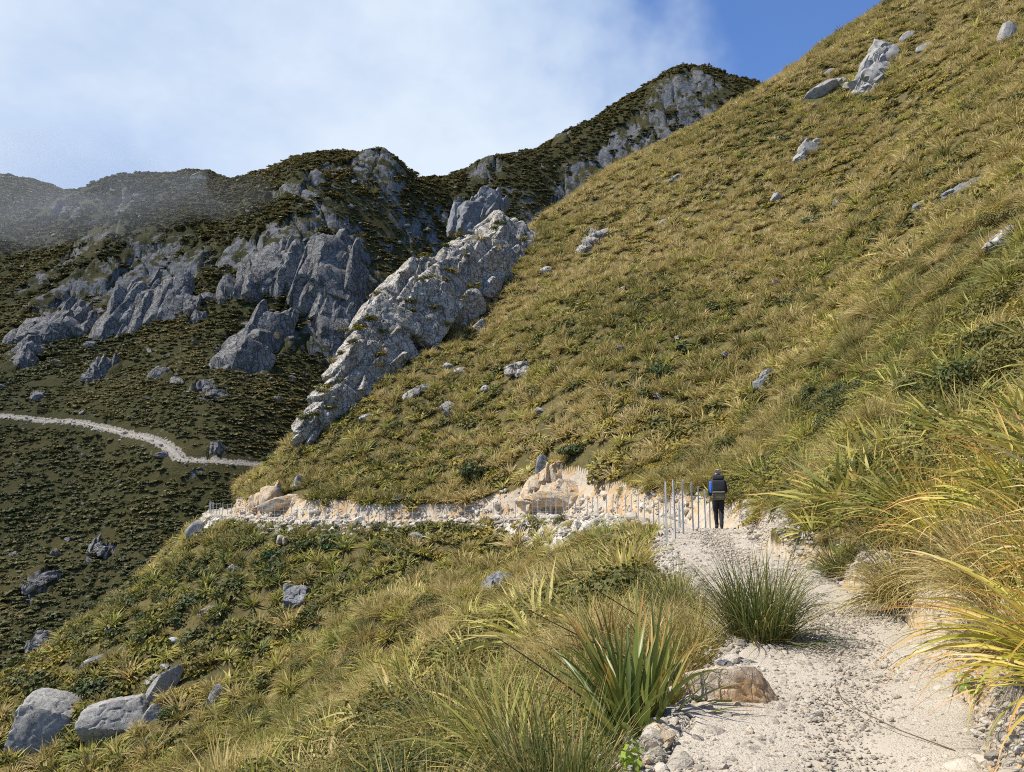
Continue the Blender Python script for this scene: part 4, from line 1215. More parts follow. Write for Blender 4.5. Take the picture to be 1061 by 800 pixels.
hero('sprig', 0, 0, [leafball(40, .14, .07, .05, 924, 3, .5, 1.6)], M['bright_leaf'], 'tiny green seedling on the gravel in front of the hiker', 'plant', 1.0, 0, .1, .4, (4.85, 16.5))

# right-hand edge: gold leaves hanging over the track
hero('strap_leaf_plant', 0, 0, [blades(66, .95, .95, .024, 8, 931, .16, .45, .6, .3, True, (PI * .9, .8)), blades(50, .8, 1.0, .022, 7, 932, .2, .3, .8, .3, True)], M['gold_flax'], 'yellow and orange strap-leaved plant at the bottom right corner', 'plant', 1.0, 0, .1, .7, (2.86, 3.9))
hero('strap_leaf_plant', 0, 0, [blades(90, .95, .95, .022, 8, 933, .16, .45, .6, .3, True, (PI * .95, .9))], M['gold_flax'], 'yellow green strap-leaved plant at the right edge above the corner plant', 'plant', .9, .2, .1, .6, (3.6, 4.9))
hero('strap_leaf_plant', 0, 0, [blades(110, .95, .9, .018, 7, 935, .18, .45, .65, .3, True)], M['gold_flax'], 'mass of fine yellow leaves on the right bank above the dead-skirted tussock', 'plant', 1.15, .2, .25, .55, (4.75, 7.6))
hero('strap_leaf_plant', 0, 0, [blades(120, .95, .9, .02, 7, 937, .18, .5, .6, .3, True)], M['gold_flax'], 'upright yellow and bronze leaved plant at the right edge, half way up', 'plant', 1.15, .2, .2, .7, (5.7, 7.9))
hero('strap_leaf_plant', 0, 0, [blades(110, .9, .9, .018, 7, 938, .18, .5, .6, .3, True)], M['gold_flax'], 'loose yellow leaved plant on the bank behind the fine yellow mass', 'plant', 1.05, .2, .25, .3, (5.0, 9.2))
hero('strap_leaf_plant', 0, 0, [blades(100, 1.0, .9, .02, 8, 971, .2, .5, .6, .3, True)], M['gold_flax'], 'large yellow green strap-leaved plant at the right edge under the bronze leaved one', 'plant', 1.3, .2, .2, .45, (4.35, 6.35))
hero('strap_leaf_plant', 0, 0, [blades(120, 1.0, .9, .018, 8, 972, .2, .5, .6, .3, True)], M['gold_flax'], 'orange tipped strap-leaved plant on the bank between the two yellow masses', 'plant', 1.1, 1.2, .2, .75, (4.75, 8.4))
hero('tall_grass', 0, 0, [blades(46, 1.75, .9, .026, 10, 939, .12, .5, .55, .25, True, (PI * .98, .42))], M['pale_blade'], 'long pale arching blades reaching in from the right edge', 'grass', 1.0, 0, .0, .6, (3.15, 3.75))
hero('tussock', 0, 0, [blades(520, .85, .9, .011, 6, 941, .22, .35, .85), blades(260, .5, .9, .010, 5, 942, .3, .1, 1.0)], M['tussock'], 'tussock with a grey dead skirt hanging over the right track edge', 'tussock', 1.0, 0, .35, .45, (4.5, 9.0))
hero('tussock', 0, 0, [blades(420, .75, .8, .011, 6, 943, .2, .5, .6)], M['green_tussock'], 'green tussock with hanging dead leaves by the white stone on the right bank', 'tussock', .95, 0, .35, .4, (5.0, 11.9))
hero('tussock', 0, 0, [blades(420, .9, .9, .012, 6, 945, .22, .4, .75)], M['tussock'], 'straw tussock at the right edge under the long pale blades', 'tussock', .9, 0, .3, .75, (3.75, 6.2))

hero('strap_leaf_plant', 0, 0, [blades(60, .8, .95, .022, 8, 973, .16, .4, .7, .3, True, (PI * .95, .9))], M['gold_flax'], 'low yellow and red strap-leaved plant lowest in the bottom right corner', 'plant', .9, 0, .1, .6, (2.7, 3.5))
hero('tussock', 0, 0, [blades(380, .75, .9, .010, 6, 974, .2, .35, .8)], M['tussock'], 'low straw tussock on the stony right edge below the green sprig', 'tussock', .8, 0, .2, .6, (2.95, 4.55))
hero('tussock', 0, 0, [blades(380, .8, .9, .010, 6, 975, .2, .4, .75)], M['tussock'], 'straw tussock hanging over the right track edge by the green sprig', 'tussock', .85, 0, .25, .4, (3.5, 5.6))
hero('tussock', 0, 0, [blades(380, .85, .9, .011, 6, 976, .22, .5, .6)], M['tussock'], 'golden tussock filling the gap left of the big dark green tussock', 'tussock', .85, 0, .25, .45, (2.0, 8.3))
hero('tussock', 0, 0, [blades(380, .8, .9, .011, 6, 977, .22, .5, .6)], M['tussock'], 'golden tussock just behind the big dark green tussock at the track edge', 'tussock', .8, 0, .25, .55, (2.2, 9.3))

# shrubs one can pick out
hero('shrub', 175, 745, [leafball(1500, .55, .85, .05, 951, 6)], M['dark_shrub'], 'dense dark green bush in front of the pointed slab at bottom left', 'shrub', 1.15, 0, .2, .4)
hero('shrub', 340, 776, [leafball(1300, .5, .55, .04, 952, 6)], M['dark_shrub'], 'dark green bush at the bottom edge, left of centre', 'shrub', .9, 0, .2, .7)
hero('shrub', 362, 786, [leafball(1000, .45, .45, .04, 953, 5)], M['dark_shrub'], 'smaller green bush at the bottom edge beside the dark one', 'shrub', .8, 0, .2, .8)
hero('shrub', 846, 232, [leafball(700, .9, .7, .12, 954, 6)], M['dark_shrub'], 'dark green bush high in the right hillside grass', 'shrub', 1.5, 0, .3, .6)
hero('shrub', 686, 388, [leafball(800, .9, .7, .10, 955, 7)], M['dark_shrub'], 'wide dark green bush in the middle of the hillside above the posts', 'shrub', 1.25, 0, .3, .8)
hero('shrub', 588, 415, [leafball(400, .5, .5, .08, 956, 5)], M['dark_shrub'], 'green bush at the lower right corner of the pale crag', 'shrub', .9, 0, .2, .7, None) if False else None
hero('shrub', 340, 570, [leafball(900, .8, .6, .09, 957, 6)], M['dark_shrub'], 'dark green shrub below the fence at left, near the cream rock', 'shrub', 1.1, 0, .3, .5)
hero('shrub', 280, 578, [leafball(900, .8, .7, .09, 958, 6)], M['dark_shrub'], 'dark green shrub beneath the far left cutting', 'shrub', 1.0, 0, .3, .4)
hero('shrub', 283, 478, [leafball(900, .9, .6, .12, 959, 6)], M['dark_shrub'], 'dark shrub on the spur edge beside the end of the distant track', 'shrub', 1.5, 0, .3, .5)
hero('shrub', 490, 498, [leafball(900, .9, 1.1, .10, 960, 6)], M['shrub'], 'tall dark shrub standing above the middle of the fence', 'shrub', 1.5, 0, .2, .1)
hero('shrub', 596, 470, [leafball(900, .9, .6, .09, 961, 6)], M['shrub'], 'dark spreading shrub over the top of the orange buttress', 'shrub', 1.3, 0, .3, .1)
hero('shrub', 413, 518, [leafball(500, .45, .5, .08, 962, 5)], M['silver_shrub'], 'small silvery grey shrub at the top of the cutting behind the fence', 'shrub', 1.0, 0, .2, .5)
hero('shrub', 838, 468, [leafball(420, .5, .45, .05, 963, 5)], M['silver_shrub'], 'silvery grey shrub on the bank to the right of the hiker', 'shrub', 1.0, 0, .3, .6)
hero('shrub', 668, 222, [leafball(400, .9, .5, .16, 964, 5)], M['dark_shrub'], 'flat green shrub in the grass near the top of the hillside', 'shrub', 1.1, 0, .3, .9)
hero('shrub', 780, 512, [leafball(1400, .7, .7, .05, 965, 7)], M['cushion'], 'rounded olive shrub on the bank just right of the hiker', 'shrub', 1.2, 0, .3, .35)
hero('shrub', 900, 470, [leafball(1400, .7, .7, .04, 966, 7)], M['cushion'], 'mossy olive and rust shrub on the right bank above the dead-skirted tussock', 'shrub', 1.25, 0, .3, .5)
hero('shrub', 818, 505, [leafball(1400, .7, .6, .05, 967, 7)], M['cushion'], 'broad olive shrub on the bank above the white stone', 'shrub', 1.4, 0, .3, .3)


def tube(pts, r0, r1, sides=5):
    pts = np.array(pts, float); n = len(pts); T = np.gradient(pts, axis=0); T /= np.linalg.norm(T, axis=1)[:, None]
    up = np.array([.31, .2, 1.0]); A = np.cross(T, up); A /= np.linalg.norm(A, axis=1)[:, None]; B = np.cross(T, A)
    rad = np.linspace(r0, r1, n); a = np.arange(sides) * 2 * PI / sides
    V = pts[:, None, :] + rad[:, None, None] * (np.cos(a)[None, :, None] * A[:, None, :] + np.sin(a)[None, :, None] * B[:, None, :])
    i = np.arange((n - 1) * sides); ri, ci = i // sides, i % sides; c2 = (ci + 1) % sides
    F = np.stack([ri * sides + ci, ri * sides + c2, (ri + 1) * sides + c2, (ri + 1) * sides + ci], 1)
    return V.reshape(-1, 3), F


for (p0, p1, p2, d0, d1, lb) in [((668, 690), (600, 660), (548, 632), 6.4, 6.1, 'upper dark dry flower stalk leaning left out of the flax'), ((600, 720), (560, 690), (520, 664), 5.6, 5.4, 'lower dark dry flower stalk leaning left over the tussocks'), ((664, 640), (620, 612), (584, 590), 9.0, 8.7, 'dry flower stalk leaning from the bronze flax')]:
    A, B, C_ = at(*p0, d0), at(*p1, (d0 + d1) / 2), at(*p2, d1); t = np.linspace(0, 1, 14)[:, None]
    pts = (1 - t) ** 2 * A + 2 * t * (1 - t) * B + t * t * C_
    pts[0] -= (pts[1] - pts[0]) * .5
    v, f = tube(pts - pts[0], .007, .0035)
    o = obj('flower_stalk', mesh_np('flower_stalk', v, f), M['dry_stalk'], None, tuple(pts[0])); tag(o, lb, 'stalk')
tw = [(2.55, 4.65, .012), (2.38, 4.95, .03), (2.3, 5.35, .035), (2.34, 5.75, .02), (2.42, 6.0, .012)]
v, f = tube(np.array(tw) - np.array(tw[0]), .004, .002)
tag(obj('twig', mesh_np('twig', v, f), M['dry_stalk'], None, tw[0]), 'thin curved dark twig lying on the near gravel', 'twig')

# ------------------------------------------------------------------ loose stone
g = np.random.default_rng(23)
STONES = []
for i in range(8):
    v, f = block((1, g.uniform(.6, .95), g.uniform(.4, .75)), 700 + i, 2, 13, .03, None, 0, .5)
    me = mesh_np('stone', v, f, False); me.materials.append(M['stone']); STONES.append(me)


def stones_at(name, xy, zs, sizes, label, seed):
    g_ = np.random.default_rng(seed); n = len(xy)
    st = instances(name, np.stack([xy[:, 0], xy[:, 1], zs + sizes * .15], 1), g_.uniform(-.6, .6, (n, 3)) + np.stack([np.zeros(n), np.zeros(n), g_.uniform(0, 6.28, n)], 1), np.repeat(sizes[:, None], 3, 1) * g_.uniform(.75, 1.25, (n, 3)), g_.integers(0, 8, n), g_.uniform(0, 1, n), STONES)
    return tag(st, label, 'gravel', None, 'stuff')


def along_track(n, s0, s1, offf):
    k = g.integers(s0, s1, n); t = _T[k]; nr = np.stack([t[:, 1], -t[:, 0]], 1)
    o_ = offf(n, TRK[k, 2 + 1])
    xy = TRK[k, :2] + nr * o_[:, None] + g.normal(0, .25, (n, 2)) * .6
    return xy, o_, k


def idx_near(y): return int(np.argmin(np.abs(TRK[:140, 1] - y)))


i1, i2, i3 = idx_near(3.0), idx_near(13.5), idx_near(25)
# fine gravel on the near track: coarse and thick on its left side, trodden bare in the middle
n = 46000
xy, o_, k_ = along_track(n, i1, i2, lambda n, hw: g.uniform(-1.25, 1.2, n) * hw)
rel = o_ / TRK[k_, 3]
keep = g.uniform(0, 1, n) < np.where(rel < -.2, 1, np.where(rel > .75, .95, .55))
xy, rel = xy[keep], rel[keep]
zz = np.maximum(hill_z(xy[:, 0], xy[:, 1]), np.where(np.abs(rel) < .95, TRK[k_[keep], 2] - .012, -9))
sz = np.clip(g.lognormal(math.log(.0085), .5, len(xy)), .004, .035) * np.where(rel < -.2, 1.45, np.where(rel > .75, 1.5, .9))
stones_at('gravel', xy, zz, sz, 'pale loose gravel on the near track', 31)
n = 12000
xy, o_, k_ = along_track(n, i2, i3, lambda n, hw: g.uniform(-1.2, 1.35, n) * hw)
rel = o_ / TRK[k_, 3]
zz = np.maximum(hill_z(xy[:, 0], xy[:, 1]), np.where(np.abs(rel) < .95, TRK[k_, 2] - .012, -9))
sz = np.clip(g.lognormal(math.log(.016), .5, n), .008, .09) * np.where(np.abs(rel) > .85, 1.7, 1)
stones_at('gravel', xy, zz, sz, 'pale loose gravel on the track by the hiker', 32)
# coarse stones along both edges of the near track
xy1, _, _ = along_track(1400, i1, i3, lambda n, hw: -hw * g.uniform(.85, 1.45, n)); xy2, _, _ = along_track(1700, i1, i3 + 6, lambda n, hw: hw * .97 + np.abs(g.normal(0, .16, n)))
xy = np.concatenate([xy1, xy2]); zz = hill_z(xy[:, 0], xy[:, 1])
sz = np.clip(g.lognormal(math.log(.032), .55, len(xy)), .012, .15)
stones_at('edge_stones', xy, zz + .01, sz, 'broken stones heaped along both edges of the near track', 33)
# spill below the far bench and rubble at the foot of its cutting
jf = idx_near(36); far_k = np.arange(jf, len(TRK) - 20)


def far_stones(n, offf, smed, smin, smax, name, label, seed):
    k = g.choice(far_k, n); t = _T[k]; nr = np.stack([t[:, 1], -t[:, 0]], 1); o_ = offf(n)
    xy = TRK[k, :2] + nr * o_[:, None] + g.normal(0, .15, (n, 2)); zz = hill_z(xy[:, 0], xy[:, 1])
    stones_at(name, xy, zz, np.clip(g.lognormal(math.log(smed), .55, n), smin, smax), label, seed)


far_stones(3000, lambda n: -.95 - np.abs(g.normal(0, .62, n)), .11, .04, .42, 'rubble', 'pale rubble spilled below the fenced track', 34)
far_stones(1500, lambda n: .9 + np.abs(g.normal(0, .42, n)), .11, .03, .40, 'rubble', 'broken stone at the foot of the fenced track cutting', 35)
n = 700
k = g.integers(0, len(FTRK), n); t2 = np.gradient(FTRK[:, :2], axis=0)[k]; t2 /= np.linalg.norm(t2, axis=1)[:, None]
o_ = np.where(g.uniform(0, 1, n) < .6, -.8 - np.abs(g.normal(0, 1.0, n)), .8 + np.abs(g.normal(0, .4, n)))
xy = FTRK[k, :2] + np.stack([t2[:, 1], -t2[:, 0]], 1) * -o_[:, None]
stones_at('rubble', xy, mount_z(xy[:, 0], xy[:, 1]), np.clip(g.lognormal(math.log(.28), .5, n), .12, .9), 'pale rubble along the distant track', 36)
# single blocks among the rubble in the gully bend
blk = []
for i in range(4):
    v, f = block((1, .8, .65), 740 + i, 4, 13, .06, None, 0, .5); me = mesh_np('rubble_block', v, f, True); smooth_by_angle(me, 30); blk.append(me)
for i, (px, py, w, mt) in enumerate([(541, 548, 14, 'crag'), (552, 552, 12, 'crag'), (566, 556, 14, 'crag'), (575, 546, 12, 'orange_rock'), (588, 551, 18, 'crag'), (600, 545, 12, 'crag'), (612, 548, 16, 'boulder'), (622, 541, 12, 'crag'), (533, 540, 10, 'orange_rock'), (560, 544, 10, 'dark_rock'), (596, 558, 10, 'orange_rock'), (548, 562, 12, 'crag'), (506, 548, 11, 'crag'), (470, 556, 10, 'crag'), (628, 549, 10, 'crag'), (580, 562, 9, 'boulder')]):
    p = hit(px, py); s_ = w * project(p)[2] / FPX / 2
    me = blk[i % 4].copy(); o = obj('rubble_block', me, M[mt], None, tuple(p)); o.scale = (s_ * 1.15, s_, s_ * 1.05); o.rotation_euler = tuple(g.uniform(-.5, .5, 2)) + (g.uniform(0, 6.3),)
    tag(o, 'angular block in the rubble spilling below the fenced track bend', 'rock', 'blocks spilled below the gully bend')
# pale stones showing in the grass
for i in range(46):
    for _ in range(50):
        px, py = g.uniform(90, 900), g.uniform(120, 760); p = hit(px, py)
        if 20 < p[1] < 150 and abs(project(p)[1] - py) < 2 and abs(track_coords([p[0]], [p[1]])[0][0]) > 3 and not (py < 530 and px < 330): break
    s_ = g.uniform(.18, .42) * (1 + p[1] / 150)
    o = obj('pale_stone', blk[i % 4], M['crag'], None, (p[0], p[1] - .1, p[2] + .1 * s_ + .05)); o.scale = (s_ * 1.4, s_, s_ * .8); o.rotation_euler = tuple(g.uniform(-.4, .4, 2)) + (g.uniform(0, 6.3),)
    o.data = blk[i % 4].copy(); o.data.materials.clear(); o.data.materials.append(M['crag' if i % 4 else 'orange_rock'])
    tag(o, 'small pale stone poking out of the hillside tussock', 'stone', 'small pale stones in the hillside grass')

# ------------------------------------------------------------------ steel posts and the wire fence
def steel_mat():
    k = NT('galvanised_steel'); n = k.noise(k.scale(k.coord(), (8, 8, 1.5)), 5, 4)
    k.bsdf(k.mix(n, (.40, .39, .37), (.56, .55, .53)), .5, None, .35, .4); return k.m


M['steel'] = steel_mat()


def star_post(h, w=.032):
    """a three-flanged steel standard with a pointed foot, driven .25 m into the ground"""
    bm = bmesh.new(); t = .006
    for a in (90, 210, 330):
        c, s = math.cos(math.radians(a)), math.sin(math.radians(a)); nx, ny = -s * t / 2, c * t / 2
        x, y = c * w, s * w; e = .002
        vs = [bm.verts.new((q[0], q[1], z_)) for z_ in (-.25, h) for q in ((e * c + nx, e * s + ny), (x + nx, y + ny), (x - nx, y - ny), (e * c - nx, e * s - ny))]
        for f_ in ((0, 1, 5, 4), (1, 2, 6, 5), (2, 3, 7, 6), (3, 0, 4, 7), (4, 5, 6, 7), (3, 2, 1, 0)): bm.faces.new([vs[q] for q in f_])
    bmesh.ops.create_cube(bm, size=1, matrix=Matrix.Translation((0, 0, h * .5 - .12)) @ Matrix.Diagonal((.012, .012, h + .22, 1)))
    return bm


NP = [(688.75, 552, 499), (697, 546, 497), (705.5, 543, 497), (715.5, 543, 500), (721, 543.5, 504), (728.5, 545, 507), (733, 547, 509)]
ORD = ['nearest and tallest steel post, leftmost of the row beside the hiker', 'second steel post from the left in the row beside the hiker', 'third steel post from the left in the row beside the hiker', 'fourth steel post from the left in the row beside the hiker',
       'third steel post to the left of the hiker', 'second steel post to the left of the hiker', 'steel post standing closest to the hiker']
for (px, pb, pt), lb in zip(NP, ORD):
    d = 1.15 * FPX / (pb - pt)
    x = (px - PW / 2) / FPX * d
    dd, pz, hw_, _, _ = track_coords([x], [d])
    zz = float(hill_z(np.array([x]), np.array([d]))[0])
    if abs(dd[0]) < hw_[0]: zz = float(pz[0])
    top = at(px, pt, d)[2]
    o = obj('fence_post', bm_mesh('fence_post', star_post(max(.8, top - zz), .026)), M['steel'], None, (x, d, zz)); o.rotation_euler = (random.uniform(-.02, .02), random.uniform(-.025, .025), random.uniform(0, 2))
    tag(o, lb, 'post', 'steel posts along the track edge by the hiker')

fence_pts = []
seg = np.concatenate([[0], np.cumsum(np.linalg.norm(np.diff(TRK[:, :2], axis=0), axis=1))])
s0 = seg[idx_near(29)]; s1 = seg[np.argmin(np.hypot(TRK[:, 0] + 29.5, TRK[:, 1] - 80))]
for s_ in np.arange(s0, s1, .95):
    k = int(np.searchsorted(seg, s_)); nr = np.array([_T[k, 1], -_T[k, 0]])
    p = TRK[k, :2] - nr * (TRK[k, 3] - .1); fence_pts.append((p[0], p[1], TRK[k, 2]))
fence_pts = np.array(fence_pts)
print('FENCE', len(fence_pts))
fx = empty('wire_fence', tuple(fence_pts[len(fence_pts) // 2]), 'long fence of thin steel posts and wires along the outer edge of the far track', 'fence')
org = fence_pts[len(fence_pts) // 2]
pm = bm_mesh('post', star_post(1.15, .027)); pm.materials.append(M['steel'])
for i, p in enumerate(fence_pts):
    o = obj('post', pm, None, fx, tuple(p - org)); o.rotation_euler = (random.uniform(-.05, .05), random.uniform(-.05, .05), random.uniform(0, 2)); o.scale = (1, 1, random.uniform(.93, 1.06))
for hgt in (.35, .7, 1.05):
    v, f = tube(fence_pts - org + np.array([0, 0, hgt]), .0035, .0035, 4)
    obj('wire', mesh_np('wire', v, f), M['steel'], fx)

# ------------------------------------------------------------------ the hiker
def skin_figure(name, joints, edges, root=0, sub=2):
    me = bpy.data.meshes.new(name); me.from_pydata([j[:3] for j in joints], edges, []); me.update()
    o = bpy.data.objects.new(name, me); COL.objects.link(o)
    sk = o.modifiers.new('skin', 'SKIN')
    if not me.skin_vertices: me.skin_vertices.new()
    for i, j in enumerate(joints):
        rx = j[3]; ry = j[4] if len(j) > 4 else j[3]
        me.skin_vertices[0].data[i].radius = (rx, ry); me.skin_vertices[0].data[i].use_root = (i == root)
    sb = o.modifiers.new('sub', 'SUBSURF'); sb.levels = sub; sb.render_levels = sub
    dg = bpy.context.evaluated_depsgraph_get(); dg.update()
    out = bpy.data.meshes.new_from_object(o.evaluated_get(dg)); out.name = name
    bpy.data.objects.remove(o); bpy.data.meshes.remove(me)
    for p in out.polygons: p.use_smooth = True
    return out


def figure():
    J, E = [], []

    def add(p, rx, ry=None, par=None):
        J.append((*p, rx, ry if ry else rx)); 
        if par is not None: E.append((par, len(J) - 1))
        return len(J) - 1
    pel = add((0, 0, .93), .145, .115)
    sp = add((0, .01, 1.10), .13, .10, pel); ch = add((0, .03, 1.28), .155, .115, sp); up = add((0, .035, 1.40), .12, .085, ch)
    nk = add((0, .05, 1.475), .052, .055, up); h1 = add((0, .065, 1.555), .072, .085, nk); h2 = add((0, .06, 1.64), .076, .094, h1); add((0, .055, 1.70), .05, .06, h2)
    add((0, .165, 1.585), .013, .013, h1)                                  # nose
    for s in (-1, 1): add((s * .088, .055, 1.59), .012, .022, h1)           # ears
    for s, kn, an, hl, toe in ((-1, (-.075, .16, .50), (-.06, .17, .10), (-.06, .13, .045), (-.07, .32, .035)), (1, (.075, .03, .49), (.06, -.22, .16), (.06, -.27, .12), (.065, -.12, .035))):
        hp = add((s * .08, 0, .87), .098, .105, pel); md = add(tuple((np.array((s * .085, .05, .70)))), .084, .09, hp); k_ = add(kn, .062, .066, md)
        cf = add(tuple((np.array(kn) * .65 + np.array(an) * .35) + np.array((0, -.015, 0))), .057, .062, k_); a_ = add(an, .04, .044, cf); he = add(hl, .042, .04, a_); t1 = add(tuple((np.array(hl) + np.array(toe)) / 2), .045, .038, he); add(toe, .042, .03, t1)
    for s, el, wr in ((-1, (-.245, -.03, 1.14), (-.235, .12, .94)), (1, (.225, .05, 1.12), (.16, .26, 1.10))):
        sh = add((s * .175, .03, 1.385), .07, .07, up); m1 = add(tuple((np.array((s * .175, .03, 1.385)) + np.array(el)) / 2), .052, .052, sh); e_ = add(el, .043, .043, m1); m2 = add(tuple((np.array(el) * .55 + np.array(wr) * .45)), .041, .041, e_); w_ = add(wr, .027, .03, m2)
        dn = np.array((0, .35, -.94)); fw = np.array((0, .94, .35))
        pa = add(tuple(np.array(wr) + dn * .05), .022, .040, w_)
        for q, ln in zip((-.03, -.01, .01, .03), (.060, .072, .076, .066)):
            b = np.array(wr) + dn * .09 + fw * q; f1 = add(tuple(b), .010, .010, pa); f2 = add(tuple(b + dn * ln * .5 + np.array((-s * .006, 0, 0))), .009, .009, f1); add(tuple(b + dn * ln + np.array((-s * .024, 0, 0))), .0075, .0075, f2)
        tb = add(tuple(np.array(wr) + dn * .03 + fw * .045), .012, .012, pa); add(tuple(np.array(wr) + dn * .075 + fw * .065 + np.array((-s * .015, 0, 0))), .010, .010, tb)
    return skin_figure('person', J, E)


body = figure()
skin = simple('skin', (.52, .33, .24), .6)
SX, SY = 5.98, 22.6
hk = obj('person', body, skin, None, (SX, SY, .0)); hk.rotation_euler = (0, 0, -.2); hk.scale = (.96, .96, .96)
tag(hk, 'hiker seen from behind walking along the gravel track in cap and backpack', 'person')
nv = len(body.vertices); BV = np.empty(nv * 3, f32); body.vertices.foreach_get('co', BV); BV = BV.reshape(-1, 3).astype(float)
BN = np.empty(nv * 3, f32); body.vertex_normals.foreach_get('vector', BN); BN = BN.reshape(-1, 3)


def garment(name, mask, off, col, wrinkle=.012, rough=.85):
    vi = np.where(mask)[0]; inv = -np.ones(nv, int); inv[vi] = np.arange(len(vi))
    quads = [[inv[q] for q in p.vertices] for p in body.polygons if all(mask[q] for q in p.vertices)]
    V = BV[vi] + BN[vi] * off; w = fbm3(V[:, 0] * 14, V[:, 1] * 14, V[:, 2] * 9, 3, 7); V = V + BN[vi] * (wrinkle * w)[:, None]
    o = bpy.data.objects.new(name, bpy.data.meshes.new(name)); o.data.from_pydata([tuple(v) for v in V], [], [[int(q) for q in f_] for f_ in quads]); o.data.update()
    for p in o.data.polygons: p.use_smooth = True
    o.data.materials.append(simple(name + '_cloth', col, rough, 0, .2, 30)); COL.objects.link(o); o.parent = hk
    return o


ax, zc = np.abs(BV[:, 0]), BV[:, 2]
arm = (ax > .2) & (zc < 1.36)
garment('trousers', (zc < .98) & (zc > .10) & ~((ax > .19) & (zc > .70)), .014, (.016, .017, .02))
garment('jacket', ((zc > .90) & (zc < 1.45) & ~((ax > .17) & (zc < .99) & (BV[:, 0] < 0))) | (arm & (zc > .975)), .018, (.022, .028, .045))
garment('boots', zc < .15, .012, (.05, .04, .035), .004)
cap = skin_figure('cap', [(0, .035, 1.625, .108, .13), (0, .045, 1.745, .08, .098), (0, .15, 1.672, .07, .012), (0, .215, 1.66, .055, .008)], [(0, 1), (0, 2), (2, 3)])
obj('cap', cap, simple('cap_cloth', (.70, .64, .53), .85), hk)
hair = skin_figure('hair', [(0, .026, 1.56, .074, .056), (0, .03, 1.60, .074, .06), (0, .016, 1.53, .058, .045)], [(0, 1), (0, 2)])
obj('hair', hair, simple('hair', (.06, .045, .03), .7), hk)

bp = empty('backpack', (SX, SY, 1.135), 'dark grey backpack with olive lower half worn by the hiker', 'backpack', None, -.2)

bp.scale = (.96, .96, .96)


def soft_box(sx, sy, sz, loc, seed, wr=.012, bev=.05):
    bm = bmesh.new(); bmesh.ops.create_cube(bm, size=1, matrix=Matrix.Translation(loc) @ Matrix.Diagonal((sx, sy, sz, 1)))
    bmesh.ops.bevel(bm, geom=list(bm.edges), offset=min(bev, min(sx, sy, sz) * .42), segments=3, profile=.6, affect='EDGES')
    bmesh.ops.subdivide_edges(bm, edges=list(bm.edges), cuts=2, use_grid_fill=True)
    c = np.array([v.co[:] for v in bm.verts]); n = fbm3(c[:, 0] * 9 + seed, c[:, 1] * 9, c[:, 2] * 12, 3, seed)
    for v, q in zip(bm.verts, n): v.co += (v.co - Vector(loc)).normalized() * float(q) * wr * 2
    return bm_mesh('soft', bm, True)


cl_d = simple('pack_dark', (.028, .03, .032), .8); cl_o = simple('pack_olive', (.13, .115, .065), .85); cl_b = simple('pack_blue', (.05, .16, .55), .75)
obj('main_bag', soft_box(.38, .24, .34, (0, -.20, .10), 3), cl_d, bp)
obj('lower_bag', soft_box(.37, .26, .26, (0, -.205, -.19), 4), cl_o, bp)
obj('top_lid', soft_box(.33, .27, .15, (0, -.17, .35), 5), cl_d, bp)
obj('side_pocket', soft_box(.08, .16, .34, (-.215, -.15, .05), 6), cl_b, bp)
for zs in (-.12, -.19, -.26):
    obj('compression_strap', soft_box(.385, .275, .022, (0, -.205, zs), 7, .002, .008), cl_d, bp)
for s in (-1, 1):
    t = np.linspace(0, 1, 12)[:, None]; A, B, C_, D_ = np.array((s * .10, -.10, .24)), np.array((s * .13, .02, .36)), np.array((s * .13, .22, .16)), np.array((s * .15, -.06, -.17))
    pts = (1 - t) ** 3 * A + 3 * t * (1 - t) ** 2 * B + 3 * t * t * (1 - t) * C_ + t ** 3 * D_
    v, f = tube(pts, .022, .018, 8); obj('shoulder_strap', mesh_np('shoulder_strap', v, f), cl_d, bp)

# ------------------------------------------------------------------ light, sky, camera
SUN = Vector((-.95, -.12, 0)).normalized() * math.cos(math.radians(56)) + Vector((0, 0, math.sin(math.radians(56))))
ld = bpy.data.lights.new('sun', 'SUN'); ld.energy = 5.0; ld.angle = math.radians(.53); ld.color = (1.0, .95, .86)
lo = bpy.data.objects.new('sun', ld); COL.objects.link(lo); lo.rotation_euler = SUN.to_track_quat('Z', 'Y').to_euler(); lo.location = (-60, 20, 120)

W = bpy.data.worlds.new('World'); SC.world = W; W.use_nodes = True
wt = W.node_tree; wt.nodes.clear()


def wn(typ, **kw):
    nd = wt.nodes.new(typ)
    for k_, v_ in kw.items(): setattr(nd, k_, v_)
    return nd


def wmath(op, a, b=0.0, clamp=False):
    nd = wn('ShaderNodeMath', operation=op, use_clamp=clamp)
    for s, v in zip(nd.inputs, (a, b)):
        if isinstance(v, bpy.types.NodeSocket): wt.links.new(v, s)
        else: s.default_value = v
    return nd.outputs[0]


def wrng(v, a, b, c, d):
    nd = wn('ShaderNodeMapRange', interpolation_type='SMOOTHSTEP'); wt.links.new(v, nd.inputs[0])
    for k_, x in zip((1, 2, 3, 4), (a, b, c, d)): nd.inputs[k_].default_value = x
    return nd.outputs[0]


sky = wn('ShaderNodeTexSky', sky_type='NISHITA', sun_disc=False)
sky.sun_elevation = math.radians(56); sky.sun_rotation = math.atan2(SUN.x, SUN.y); sky.altitude = 1000; sky.air_density = 1.0; sky.dust_density = .3; sky.ozone_density = 2.5
tc = wn('ShaderNodeTexCoord')


def wdot(v):
    nd = wn('ShaderNodeVectorMath', operation='DOT_PRODUCT'); wt.links.new(tc.outputs['Generated'], nd.inputs[0]); nd.inputs[1].default_value = Vector(v).normalized()
    return nd.outputs['Value']


